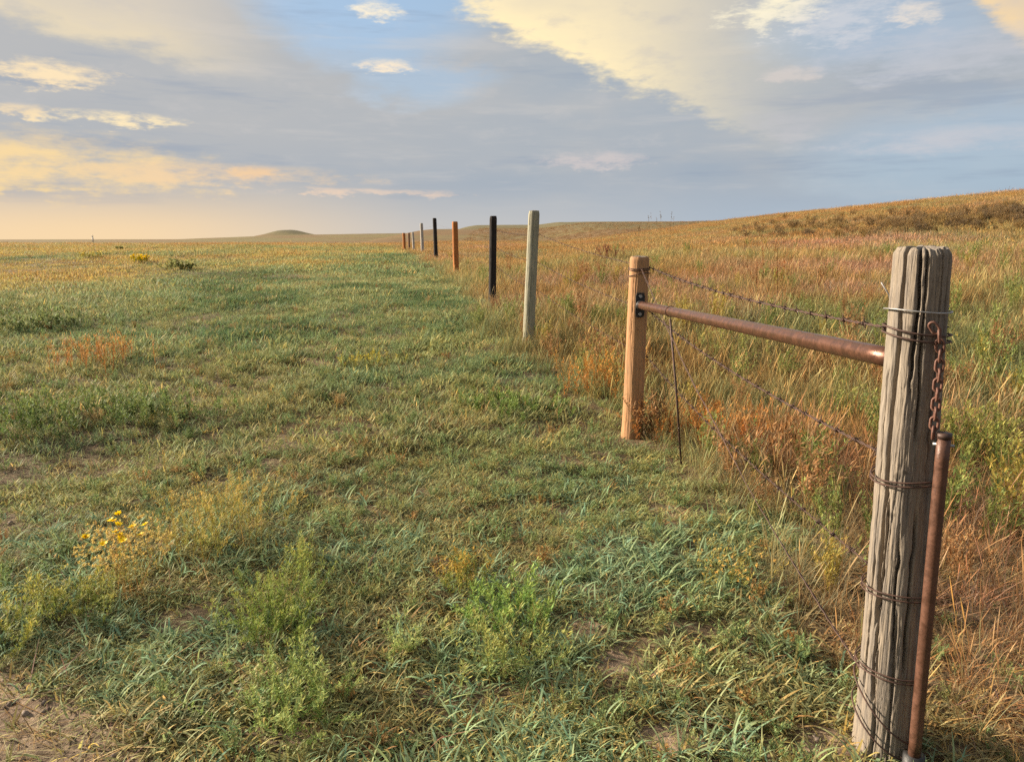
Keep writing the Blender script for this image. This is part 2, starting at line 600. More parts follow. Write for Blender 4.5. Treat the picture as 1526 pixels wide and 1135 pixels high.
def cover_colour(x, y, k):
    """k: one random number per tuft"""
    x, y = np.asarray(x, float), np.asarray(y, float)
    big = fbm(x / 7, y / 7, 51, 4)
    med = fbm(x / 1.6, y / 1.6, 61, 4)
    sm = fbm(x / .35, y / .35, 71, 3)
    sd = side(x, y)
    d = np.hypot(x, y)

    def lerp(a, b, t):
        return a * (1 - t[:, None]) + b * t[:, None]
    # grazed side: green, bluer near by, drier and browner to the left and away
    L = lerp(np.tile(GREEN, (len(x), 1)), BLUEGREEN, sstep(6, 2.2, d) * 0.85 * sstep(.3, .6, med))
    L = lerp(L, OLIVE, sstep(.42, .68, med) * .85)
    L = lerp(L, DARKGREEN, sstep(.55, .38, med) * sstep(.55, .4, big) * .8)
    dryness = sstep(9, 34, y) * sstep(fence_x(y) - 2 - .15 * y, fence_x(y) - 5 - .42 * y, x)
    dry = np.clip(sstep(.46, .62, big + (sm - .5) * .3) * (.42 + .58 * sstep(6, 26, y)) + dryness * 1.15 * sstep(.36, .54, fbm(x / 3.2, y / 1.7, 63, 4)), 0, 1)
    L = lerp(L, lerp(np.tile(ORANGE, (len(x), 1)), YELLOW, sstep(.4, .65, sm)), dry * .85)
    L = lerp(L, YELLOW, (k > .88) * .6)
    L = lerp(L, BROWN, ((k > .72) & (k < .80)) * .7)
    far = sstep(45, 110, y)
    L = lerp(L, lerp(np.tile(OLIVE, (len(x), 1)), ORANGE, sstep(.36, .52, fbm(x / 14, y / 5, 58, 4))), far * .95)
    # tall side: gold and orange with green hollows
    R = lerp(np.tile(GOLD_G, (len(x), 1)), ORANGE, sstep(.4, .62, med))
    g = sstep(.40, .56, fbm(x / 2.4, y / 2.0, 81, 4)) * sstep(36, 7, d) + .35 * sstep(.5, .62, fbm(x / 11, y / 6, 83))
    g = np.clip(g, 0, 1)
    R = lerp(R, lerp(np.tile(OLIVE, (len(x), 1)), GREEN, sstep(.4, .6, sm)), g * .85)
    rust = sstep(.5, .62, fbm(x / 3.4, y / 4.2, 85, 4))
    R = lerp(R, np.array(lin(158, 112, 66)), rust * .42)
    R = lerp(R, OLIVE * .8, sstep(.52, .64, fbm(x / 4.0, y / 5.0, 87, 4)) * .7 * (1 - rust))
    R = lerp(R, np.array(lin(176, 140, 122)), sstep(.56, .66, fbm(x / 3.0, y / 4.0, 89, 4)) * .32)
    R = lerp(R, YELLOW, (k > .9) * .5)
    R = lerp(R, BROWN, (k < .1) * .7)
    R = lerp(R, PINK, pink_mask(x, y) * .6 * (k > .2))
    # reddish field beyond
    R = lerp(R, np.array(lin(138, 108, 78)), sstep(90, 200, y) * .7)
    out = lerp(L * 1.08, R, sd)
    return lerp(out, STRAW, (k > .955) * .6)


# ------------------------------------------------------------------ the ground, one sheet to the horizon
def build_ground():
    fine_a = np.radians(np.arange(-62, 62.01, 0.3))
    rest = np.radians(np.arange(66, 298, 4.0))
    ang = np.concatenate([fine_a, rest])
    rad = np.concatenate([[0.05, 0.3, 0.6], np.geomspace(0.9, 9000, 330)])
    A, R = np.meshgrid(ang, rad)
    x, y = R * np.sin(A), R * np.cos(A)
    z = height(x, y)
    V = np.stack([x, y, z], -1).reshape(-1, 3)
    n, k = len(ang), len(rad)
    i, j = np.meshgrid(np.arange(k - 1), np.arange(n), indexing='ij')
    j2 = (j + 1) % n
    F = np.stack([i * n + j, i * n + j2, (i + 1) * n + j2, (i + 1) * n + j], -1).reshape(-1, 4)[:, ::-1]
    me = mesh_from('ground', V, np.ascontiguousarray(F), True)
    fx, fy = V[:, 0], V[:, 1]
    d = np.hypot(fx, fy)
    thatch = np.array([.14, .11, .075])[None] * (0.7 + 0.6 * fbm(fx / .25, fy / .25, 3))[:, None]
    bm_ = bare_mask(fx, fy)[:, None]
    near = thatch * (1 - bm_) + SOIL * 0.85 * bm_
    k_ = rng.random(len(V)) * .7
    cov = cover_colour(fx, fy, k_)
    # distant fields
    fld = fbm(fx / 220, fy / 90, 101, 4)
    farc = np.array(lin(116, 98, 74))[None] * (1 - sstep(.4, .6, fld)[:, None]) + np.array(lin(116, 110, 78))[None] * sstep(.4, .6, fld)[:, None]
    up = sstep(300, 600, fy)[:, None] * (1 - sstep(4, 9, V[:, 2])[:, None]) * 0
    hilltop = (sstep(5, 10, V[:, 2]) * sstep(350, 500, fy))[:, None]
    farc = farc * (1 - hilltop) + np.array(lin(106, 102, 78))[None] * hilltop
    butte = (sstep(12, 20, V[:, 2]) * sstep(1500, 1700, fy))[:, None]
    farc = farc * (1 - butte) + np.array(lin(92, 92, 78))[None] * butte
    t = sstep(25, 90, d)[:, None]
    c = near * (1 - t) + cov * .75 * t
    t = sstep(140, 320, d)[:, None]
    c = c * (1 - t) + farc * t
    color_attr(me, 'bc', c)
    m, nt, b = new_mat('prairie_soil')
    a = nt.nodes.new('ShaderNodeAttribute')
    a.attribute_name = 'bc'
    v = obj_coords(nt)
    n1 = noise(v, 26, 7, .68, .3)
    n2 = noise(v, 2.2, 5, .6)
    n3 = noise(obj_coords(nt, (.02, .05, .02)), 6.0, 6, .65)
    c = mixc(1.0, a.outputs['Color'], mixc(n1.step(.3, .7), (.55, .5, .46), (1.35, 1.3, 1.22)), 'MULTIPLY')
    c = mixc(1.0, c, mixc(n2.step(.35, .65), (.8, .78, .76), (1.18, 1.16, 1.12)), 'MULTIPLY')
    c = mixc(1.0, c, mixc(n3.step(.35, .65), (.82, .84, .8), (1.2, 1.14, 1.06)), 'MULTIPLY')
    nt.links.new(c, b.inputs['Base Color'])
    b.inputs['Roughness'].default_value = 0.95
    b.inputs['Specular IOR Level'].default_value = 0.15
    bump(nt, b, n1, 0.9, 0.02)
    o = link('ground', me, m)
    o['kind'] = 'structure'
    return o


build_ground()

# ------------------------------------------------------------------ blades
def blades(P, azm, length, width, lean, curl, segs=4, profile='leaf', twist=0.0):
    """Curved ribbons. P (N,3) roots; lean from vertical at the root, curl added along the blade."""
    N = len(P)
    t = np.linspace(0, 1, segs + 1)
    ang = lean[:, None] + curl[:, None] * t[None, :-1] + 0 * azm[:, None]
    seg = (length / segs)[:, None]
    rad_ = np.concatenate([np.zeros((N, 1)), np.cumsum(np.sin(ang) * seg, 1)], 1)
    up_ = np.concatenate([np.zeros((N, 1)), np.cumsum(np.cos(ang) * seg, 1)], 1)
    ca, sa = np.cos(azm)[:, None], np.sin(azm)[:, None]
    cen = np.stack([P[:, :1] + rad_ * ca, P[:, 1:2] + rad_ * sa, P[:, 2:3] + up_], -1)
    if profile == 'leaf':
        w = np.interp(t, [0, .3, .7, 1], [.7, 1, .75, .06])
    elif profile == 'seed':
        w = np.interp(t, [0, .64, .72, .88, 1], [.22, .2, .9, 1, .15])
    elif profile == 'oval':
        w = np.interp(t, [0, .25, .6, 1], [.15, .8, 1, .1])
    else:
        w = np.interp(t, [0, 1], [1, .5])
    tw = azm[:, None] + pi / 2 + twist * (rng.random((N, 1)) - .5) * 2 * t[None]
    W = np.stack([np.cos(tw), np.sin(tw), np.zeros_like(tw)], -1) * (width[:, None] * w[None] * .5)[..., None]
    V = np.stack([cen - W, cen + W], 2)               # N, segs+1, 2, 3
    base = np.arange(N)[:, None] * (segs + 1) * 2
    k = np.arange(segs)[None] * 2
    F = np.stack([base + k, base + k + 1, base + k + 3, base + k + 2], -1).reshape(-1, 4)
    return V.reshape(-1, 3), F, cen


class Bunch:
    def __init__(s):
        s.V, s.F, s.C, s.n = [], [], [], 0

    def add(s, V, F, col):
        """col: (N blades, 3)"""
        per = len(V) // len(col)
        s.V.append(V)
        s.F.append(F + s.n)
        s.C.append(np.repeat(col, per, 0))
        s.n += len(V)

    def mesh(s, name):
        me = mesh_from(name, np.concatenate(s.V), np.ascontiguousarray(np.concatenate(s.F)), True)
        color_attr(me, 'bc', np.concatenate(s.C))
        return me


def U(a, b, n):
    return a + (b - a) * rng.random(n)


def jitter(n, lo=.6, hi=1.3, warm=.18):
    v = U(lo, hi, n)[:, None]
    h = (rng.random((n, 1)) - .5) * 2 * warm
    return v * np.concatenate([1 + h, np.ones((n, 1)), 1 - h * .8], 1)


def turf_clump(name, n, rad, l, w, lean, curl, segs, dead=.12):
    b = Bunch()
    P = np.stack([*(rad * np.sqrt(rng.random(n)) * f(2 * pi * rng.random(n)) for f in (np.cos, np.sin)), np.full(n, -.008)], 1)
    P[:, :2] = rng.normal(0, rad * .6, (n, 2))
    azm = U(0, 2 * pi, n)
    V, F, _ = blades(P, azm, U(*l, n), U(*w, n), U(*lean, n), U(*curl, n), segs, 'leaf', 1.2)
    col = jitter(n)
    dd = rng.random(n) < dead
    col[dd] = np.array([1.45, 1.12, .95]) * U(.5, 1.1, dd.sum())[:, None]
    b.add(V, F, col)
    return b.mesh(name)


def tall_clump(name, n, rad, l, w, segs, heads):
    b = Bunch()
    P = np.concatenate([rng.normal(0, rad * .6, (n, 2)), np.full((n, 1), -.01)], 1)
    V, F, _ = blades(P, U(0, 2 * pi, n), U(*l, n), U(*w, n), U(.05, .75, n), U(.1, 1.7, n), segs, 'leaf', 1.2)
    b.add(V, F, jitter(n, .5, 1.18, .28))
    P = np.concatenate([rng.normal(0, rad * .4, (heads, 2)), np.full((heads, 1), -.01)], 1)
    V, F, _ = blades(P, U(0, 2 * pi, heads), U(l[1] * .8, l[1] * 1.35, heads), U(w[1] * 1.0, w[1] * 1.7, heads), U(.02, .3, heads), U(.1, .7, heads), segs + 2, 'seed', .5)
    b.add(V, F, jitter(heads, .85, 1.35) * np.array([1.12, 1.0, .9]))
    return b.mesh(name)


def leafy_bunch(n, hgt, rad, per, leaf, lw, spread=(.1, .9), colr=(1, 1, 1), stemc=(.8, .75, .6), stem_w=.0025, tipc=None, start=.25, la=(.3, 1.5), jit=(.6, 1.35), root=.12):
    """Branching leafy weed: stems and many small leaves along them."""
    st, lv = Bunch(), Bunch()
    P = np.concatenate([rng.normal(0, rad * root, (n, 2)), np.full((n, 1), -.015)], 1)
    azm = U(0, 2 * pi, n)
    ln = U(.65, 1.1, n) * hgt
    lean = U(*spread, n)
    V, F, cen = blades(P, azm, ln / np.maximum(np.cos(lean * .8), .55), np.full(n, stem_w), lean, U(-.35, .35, n), 7, 'stem')
    st.add(V, F, jitter(n, .7, 1.2) * np.array(stemc))
    i = np.repeat(np.arange(n), per)
    t = start + (1 - start) * rng.random(len(i)) ** .85
    fi = t * 7
    a = np.minimum(fi.astype(int), 6)
    fr = (fi - a)[:, None]
    Q = cen[i, a] * (1 - fr) + cen[i, a + 1] * fr
    Q = Q + rng.normal(0, leaf * .22, Q.shape)
    m = len(Q)
    V, F, _ = blades(Q, U(0, 2 * pi, m), U(.5, 1.15, m) * leaf, U(.7, 1.2, m) * lw, U(*la, m), U(-.5, .7, m), 2, 'oval', .6)
    col = jitter(m, *jit) * np.array(colr)
    if tipc is not None:
        w = sstep(.55, .95, t + rng.normal(0, .12, m))[:, None]
        col = col * (1 - w) + jitter(m, *jit) * np.array(tipc) * w
    lv.add(V, F, col)
    return st, lv


def merge_bunches(*bs):
    out = Bunch()
    for b in bs:
        for V, F, Cc in zip(b.V, b.F, b.C):
            off = out.n
            k0 = min(f.min() for f in [F])
            out.V.append(V)
            out.F.append(F - k0 + off)
            out.C.append(Cc)
            out.n += len(V)
    return out


def source_collection(name, meshes):
    col_ = bpy.data.collections.new(name)
    for i, me in enumerate(meshes):
        me.materials.append(M_GRASS)
        o = bpy.data.objects.new('%s_%02d' % (name, i), me)
        col_.objects.link(o)
    return col_


def scatter(name, label, cat, coll, nvar, x, y, scl, tint, tilt=.12, sink=0.0):
    """One 'stuff' object: many tufts, each with its own place, turn, size and colour."""
    n = len(x)
    z = height(x, y) - sink
    me = bpy.data.meshes.new(name)
    me.vertices.add(n)
    me.vertices.foreach_set('co', np.stack([x, y, z], 1).astype(np.float32).ravel())
    rot = np.stack([rng.normal(0, tilt, n), rng.normal(0, tilt, n), U(0, 2 * pi, n)], 1)
    for an, ty, key, dat in (('rot', 'FLOAT_VECTOR', 'vector', rot), ('scl', 'FLOAT_VECTOR', 'vector', scl)):
        a = me.attributes.new(an, ty, 'POINT')
        a.data.foreach_set(key, dat.astype(np.float32).ravel())
    color_attr(me, 'tint', tint)
    a = me.attributes.new('vid', 'INT', 'POINT')
    a.data.foreach_set('value', rng.integers(0, nvar, n).astype(np.int32))
    o = link(name, me)
    tag(o, label, cat, kind='stuff')
    ng = bpy.data.node_groups.new(name + '_scatter', 'GeometryNodeTree')
    ng.interface.new_socket('Geometry', in_out='INPUT', socket_type='NodeSocketGeometry')
    ng.interface.new_socket('Geometry', in_out='OUTPUT', socket_type='NodeSocketGeometry')
    gi, go = ng.nodes.new('NodeGroupInput'), ng.nodes.new('NodeGroupOutput')
    ip = ng.nodes.new('GeometryNodeInstanceOnPoints')
    ci = ng.nodes.new('GeometryNodeCollectionInfo')
    ci.inputs['Collection'].default_value = coll
    ci.inputs['Separate Children'].default_value = True
    ci.inputs['Reset Children'].default_value = True
    ng.links.new(gi.outputs[0], ip.inputs['Points'])
    ng.links.new(ci.outputs[0], ip.inputs['Instance'])
    ip.inputs['Pick Instance'].default_value = True

    def attr(nm, ty, sock):
        q = ng.nodes.new('GeometryNodeInputNamedAttribute')
        q.data_type = ty
        q.inputs['Name'].default_value = nm
        ng.links.new(q.outputs['Attribute'], ip.inputs[sock])
    attr('vid', 'INT', 'Instance Index')
    attr('rot', 'FLOAT_VECTOR', 'Rotation')
    attr('scl', 'FLOAT_VECTOR', 'Scale')
    ng.links.new(ip.outputs[0], go.inputs[0])
    md = o.modifiers.new('scatter', 'NODES')
    md.node_group = ng
    return o


def wedge(n, r0, r1, half=44, power=1.0):
    """points spread evenly over a sector in front of the viewer and a little past its sides"""
    r = np.sqrt(U(r0 ** 2, r1 ** 2, n)) if power == 1 else np.exp(U(math.log(r0), math.log(r1), n))
    a = np.radians(U(-half, half, n))
    return r * np.sin(a), r * np.cos(a)


POST_XY = []                                          # filled below; tufts keep off the posts


def keep(mask, *arrs):
    return [a[mask] for a in arrs]


TURF = source_collection('turf_source', [turf_clump('turf_%d' % i, 17, .030, (.022, .08), (.0032, .0060), (.3, 1.45), (.2, 2.0), 4, .045) for i in range(8)])
COARSE = source_collection('coarse_source', [turf_clump('coarse_%d' % i, 16, .032, (.05, .13), (.0042, .0082), (.2, 1.2), (.6, 2.3), 6, .05) for i in range(6)])
TURF_MID = source_collection('turf_mid_source', [turf_clump('turf_mid_%d' % i, 34, .09, (.03, .095), (.0035, .0075), (.25, 1.35), (.2, 1.4), 3, .09) for i in range(6)])
TURF_FAR = source_collection('turf_far_source', [turf_clump('turf_far_%d' % i, 52, .38, (.045, .13), (.009, .022), (.2, 1.2), (.1, 1.0), 2, .1) for i in range(5)])
TALL = source_collection('tall_source', [tall_clump('tall_%d' % i, 22, .05, (.14, .38), (.002, .0042), 5, 3) for i in range(8)])
TALL_MID = source_collection('tall_mid_source', [tall_clump('tall_mid_%d' % i, 60, .17, (.09, .32), (.0026, .0058), 4, 3) for i in range(6)])
TALL_FAR = source_collection('tall_far_source', [tall_clump('tall_far_%d' % i, 90, .6, (.08, .30), (.008, .018), 3, 4) for i in range(5)])
STRAWS = source_collection('straw_source', [turf_clump('straw_%d' % i, 7, .06, (.08, .24), (.002, .004), (1.25, 1.6), (-.1, .25), 4, 0) for i in range(5)])
LEAFY = source_collection('leafy_source', [merge_bunches(*leafy_bunch(9, .11, .06, 26, .017, .006)).mesh('leafy_%d' % i) for i in range(5)])
FORB = source_collection('forb_source', [merge_bunches(*leafy_bunch(16, .42, .2, 40, .04, .010, (.05, .5))).mesh('forb_%d' % i) for i in range(5)])
BROWNW = source_collection('brown_source', [merge_bunches(*leafy_bunch(34, .55, .7, 40, .06, .016, (.02, .7), stem_w=.008)).mesh('brown_%d' % i) for i in range(4)])


def clod(name):
    V, F = [], []
    for i, la in enumerate((-1.2, -.5, .3, 1.1)):
        for k in range(7):
            r = .011 * U(.7, 1.2, 1)[0]
            V.append((r * cos(la) * cos(k * 2 * pi / 7), r * cos(la) * sin(k * 2 * pi / 7), r * sin(la) * .7))
    for i in range(3):
        for k in range(7):
            F.append((i * 7 + k, i * 7 + (k + 1) % 7, (i + 1) * 7 + (k + 1) % 7, (i + 1) * 7 + k))
    F.append(tuple(range(21, 28)))
    me = mesh_from(name, np.array(V), F, True)
    color_attr(me, 'bc', np.ones((len(V), 3)))
    return me


CLODS = source_collection('clod_source', [clod('clod_%d' % i) for i in range(4)])


def sv(s, lo=.75, hi=1.25, zlo=.85, zhi=1.15):
    n = len(s)
    k = s * U(lo, hi, n)
    return np.stack([k, k, k * U(zlo, zhi, n)], 1)


def do_scatter():
    parts = {k: [] for k in ('turf', 'turfm', 'turff', 'tall', 'tallm', 'tallf')}
    # --- grazed turf
    x, y = wedge(23000, 1.5, 5.2, 46)
    sd = side(x, y)
    m = (rng.random(len(x)) > sd * .55) & (rng.random(len(x)) > bare_mask(x, y) * .93) & (rng.random(len(x)) < .15 + 1.5 * sstep(.3, .58, fbm(x / .28, y / .28, 131)))
    x, y = x[m], y[m]
    s = .7 + .75 * fbm(x / .8, y / .8, 141) + .25 * sstep(3.4, 2.0, np.hypot(x, y))
    scatter('short_green_grass', 'short blue-green grass grazed low on the near ground beside the fence', 'grass', TURF, 8, x, y, sv(s), cover_colour(x, y, rng.random(len(x))))
    x, y = wedge(6500, 1.6, 4.9, 45)
    m = (side(x, y) < .4) & (bare_mask(x, y) < .3) & (rng.random(len(x)) < (.12 + .88 * sstep(.38, .54, fbm(x / .42, y / .42, 137))) * sstep(5.2, 2.8, np.hypot(x, y)))
    x, y = x[m], y[m]
    t = np.where(rng.random((len(x), 1)) < .7, np.array(lin(136, 158, 120))[None], GREEN[None] * 1.1)
    scatter('coarse_grass_tufts', 'coarse arching blue-green grass tufts in the foreground turf', 'grass', COARSE, 6, x, y, sv(.6 + .6 * rng.random(len(x))), t)
    x, y = wedge(34000, 5.0, 17, 45)
    m = (rng.random(len(x)) < .40 + 1.1 * sstep(.32, .56, fbm(x / .55, y / .55, 133))) & (rng.random(len(x)) > side(x, y) * .8) & (rng.random(len(x)) > bare_mask(x, y) * .9)
    x, y = x[m], y[m]
    s = (.25 + 1.5 * fbm(x / .9, y / .9, 142)) * (1 + .03 * np.hypot(x, y)) * .9
    scatter('green_pasture_grass', 'green and straw coloured grass of the grazed pasture', 'grass', TURF_MID, 6, x, y, sv(s), cover_colour(x, y, rng.random(len(x))))
    x, y = wedge(34000, 16, 90, 44, 2)
    m = rng.random(len(x)) > side(x, y) * .9
    x, y = x[m], y[m]
    s = (.2 + 1.5 * fbm(x / 3, y / 3, 143)) * (.62 + .012 * np.hypot(x, y))
    x2, y2 = wedge(14000, 85, 260, 42, 2)
    s2 = (.6 + .7 * fbm(x2 / 9, y2 / 9, 144)) * 2.0
    m2 = side(x2, y2) < .5
    x, y, s = np.concatenate([x, x2[m2]]), np.concatenate([y, y2[m2]]), np.concatenate([s, s2[m2]])
    scatter('distant_pasture_grass', 'green and brown pasture grass running out to the horizon', 'grass', TURF_FAR, 5, x, y, sv(s), cover_colour(x, y, rng.random(len(x))))
    # --- tall dry grass beyond the fence
    x, y = wedge(5200, 1.6, 7.0, 46)
    m = rng.random(len(x)) < side(x, y) * (.55 + .45 * sstep(2.2, 4.0, y)) * (1 - .45 * pink_mask(x, y))
    x, y = x[m], y[m]
    s = (.45 + .7 * fbm(x / .9, y / .9, 151)) * np.interp(y, [1.5, 2.5, 4.5], [.62, .75, 1.0])
    scatter('dry_tall_grass', 'tall golden and green grass standing behind the fence brace', 'grass', TALL, 8, x, y, sv(s), cover_colour(x, y, rng.random(len(x))))
    x, y = wedge(26000, 6.5, 26, 44)
    m = rng.random(len(x)) < side(x, y) * (1 - .5 * pink_mask(x, y))
    x, y = x[m], y[m]
    s = (.5 + .7 * fbm(x / 1.5, y / 1.5, 152))
    scatter('golden_prairie_grass', 'golden orange prairie grass on the ungrazed side of the fence', 'grass', TALL_MID, 6, x, y, sv(s), cover_colour(x, y, rng.random(len(x))))
    x, y = wedge(44000, 24, 190, 43, 2)
    m = rng.random(len(x)) < side(x, y)
    x, y = x[m], y[m]
    s = (.5 + .6 * fbm(x / 5, y / 5, 153)) * (.62 + .004 * np.hypot(x, y))
    xf, yf = U(-150, 260, 16000), np.exp(U(math.log(185), math.log(680), 16000))
    mf = side(xf, yf) > .5
    xf, yf = xf[mf], yf[mf]
    x, y, s = np.concatenate([x, xf]), np.concatenate([y, yf]), np.concatenate([s, U(1.6, 3.0, len(xf))])
    scatter('hillside_grass', 'dry golden grass covering the long hillside', 'grass', TALL_FAR, 5, x, y, sv(s), cover_colour(x, y, rng.random(len(x))))
    # --- straw litter
    x, y = wedge(5200, 1.5, 6.5, 46)
    m = rng.random(len(x)) < .10 + .75 * side(x, y) + .4 * bare_mask(x, y)
    x, y = x[m], y[m]
    t = np.where(rng.random((len(x), 1)) < .6, STRAW[None] * .8, np.where(rng.random((len(x), 1)) < .5, PINK[None] * .7, ORANGE[None] * .7))
    o = scatter('straw_litter', 'dead straw and pinkish matted stems lying on the soil', 'straw', STRAWS, 5, x, y, sv(np.full(len(x), .9)), t, .1, -.012)
    x, y = wedge(9000, 1.5, 6, 46)
    m = rng.random(len(x)) < bare_mask(x, y) * .9 + .05
    x, y = x[m], y[m]
    t = SOIL[None] * U(.5, 1.1, len(x))[:, None]
    scatter('soil_crumbs', 'small clods and crumbs of sandy soil on the bare ground', 'soil', CLODS, 4, x, y, sv(.25 + 1.1 * rng.random(len(x)) ** 3), t, 1.0)
    # --- low broadleaf weeds in the turf
    x, y = wedge(14000, 1.7, 16, 45)
    m = (rng.random(len(x)) < .25 + .75 * sstep(.42, .58, fbm(x / .7, y / .7, 161))) & (rng.random(len(x)) > side(x, y) * .5) & (bare_mask(x, y) < .4)
    x, y = x[m], y[m]
    t = np.where(rng.random((len(x), 1)) < .6, np.array(lin(126, 144, 92))[None], np.where(rng.random((len(x), 1)) < .8, np.array(lin(148, 150, 94))[None], ORANGE[None] * .8))
    scatter('low_green_weeds', 'low feathery green weeds mixed through the turf', 'weeds', LEAFY, 5, x, y, sv(.35 + .65 * rng.random(len(x)) ** 1.6), t)
    # --- scattered weed tufts over the pasture
    x, y = wedge(2200, 6, 70, 44, 2)
    m = (side(x, y) < .3) & (rng.random(len(x)) < .10 + .5 * sstep(.46, .62, fbm(x / 1.8, y / 1.8, 171)))
    x, y = x[m], y[m]
    k = rng.random((len(x), 1))
    t = np.where(k < .45, np.array(lin(134, 148, 100))[None], np.where(k < .85, np.array(lin(158, 154, 102))[None], np.array(lin(172, 146, 100))[None]))
    scatter('pasture_weed_tufts', 'scattered low tufts of green and straw coloured weeds across the grazed pasture', 'weeds', FORB, 5, x, y, sv(.2 + .28 * rng.random(len(x))) * np.array([1.5, 1.5, .9]), t)
    # --- green and rusty forbs in the tall grass
    x, y = wedge(1700, 3.0, 30, 44, 2)
    m = (side(x, y) > .8) & (rng.random(len(x)) < .12 + .88 * sstep(.44, .58, fbm(x / 2.4, y / 2.0, 81, 4)))
    x, y = x[m], y[m]
    k = rng.random((len(x), 1))
    t = np.where(k < .45, np.array(lin(130, 138, 76))[None], np.where(k < .8, np.array(lin(160, 122, 82))[None], np.array(lin(168, 150, 76))[None]))
    scatter('tall_green_forbs', 'leafy green and rusty weeds growing through the tall grass', 'weeds', FORB, 5, x, y, sv(.5 + .6 * rng.random(len(x))), t)
    # --- brown weed thicket across the hillside
    pts = []
    for _ in range(620):
        px_, u = 1090 + 530 * rng.random() ** .7, rng.random()
        yc = np.interp(px_, [1010, 1150, 1300, 1526, 1620], [343, 343, 338, 326, 317])
        py_ = yc + rng.normal(0, 7.5)
        pts.append((px_, py_))
    pts = np.array(pts)
    g = []
    for a_, b_ in pts:
        q = ground_at(a_, b_)
        if q[1] < 150:
            g.append(q[:2])
    g = np.array(g)
    x, y = g[:, 0], g[:, 1]
    k = rng.random((len(x), 1))
    t = np.where(k < .5, np.array(lin(136, 112, 78))[None], np.where(k < .8, np.array(lin(154, 128, 82))[None], np.array(lin(120, 102, 78))[None]))
    scatter('brown_weed_thicket', 'dark reddish brown band of dead weeds across the hillside', 'weeds', BROWNW, 4, x, y, sv(.35 + .6 * rng.random(len(x)) ** 1.5), t)


do_scatter()

# ------------------------------------------------------------------ tubes
def tube(path, r, sides=8, cap=True, closed=False):
    P = np.asarray(path, float)
    n = len(P)
    R = np.broadcast_to(np.asarray(r, float), (n,))
    if closed:
        T = np.roll(P, -1, 0) - np.roll(P, 1, 0)
    else:
        T = np.gradient(P, axis=0)
    T = T / np.maximum(np.linalg.norm(T, axis=1, keepdims=True), 1e-9)
    ref = np.array([0, 0, 1.0]) if abs(T[0, 2]) < .9 else np.array([1.0, 0, 0])
    N = np.cross(T[0], ref)
    N /= np.linalg.norm(N)
    V = []
    a = np.linspace(0, 2 * pi, sides, endpoint=False)
    for i in range(n):
        N = N - T[i] * N.dot(T[i])
        N /= np.linalg.norm(N)
        B = np.cross(T[i], N)
        V.append(P[i] + R[i] * (np.cos(a)[:, None] * N + np.sin(a)[:, None] * B))
    V = np.concatenate(V)
    F = []
    for i in range(n if closed else n - 1):
        j = (i + 1) % n
        for k in range(sides):
            k2 = (k + 1) % sides
            F.append((i * sides + k, i * sides + k2, j * sides + k2, j * sides + k))
    if cap and not closed:
        F.append(tuple(range(sides))[::-1])
        F.append(tuple((n - 1) * sides + k for k in range(sides)))
    return V, F


def join(parts):
    V, F, n = [], [], 0
    for v, f in parts:
        V.append(v)
        F += [tuple(int(i) + n for i in q) for q in f]
        n += len(v)
    return np.concatenate(V), F


def tube_obj(name, parts, mat, parent=None):
    V, F = join(parts)
    me = mesh_from(name, V, F, True)
    return link(name, me, mat, parent)


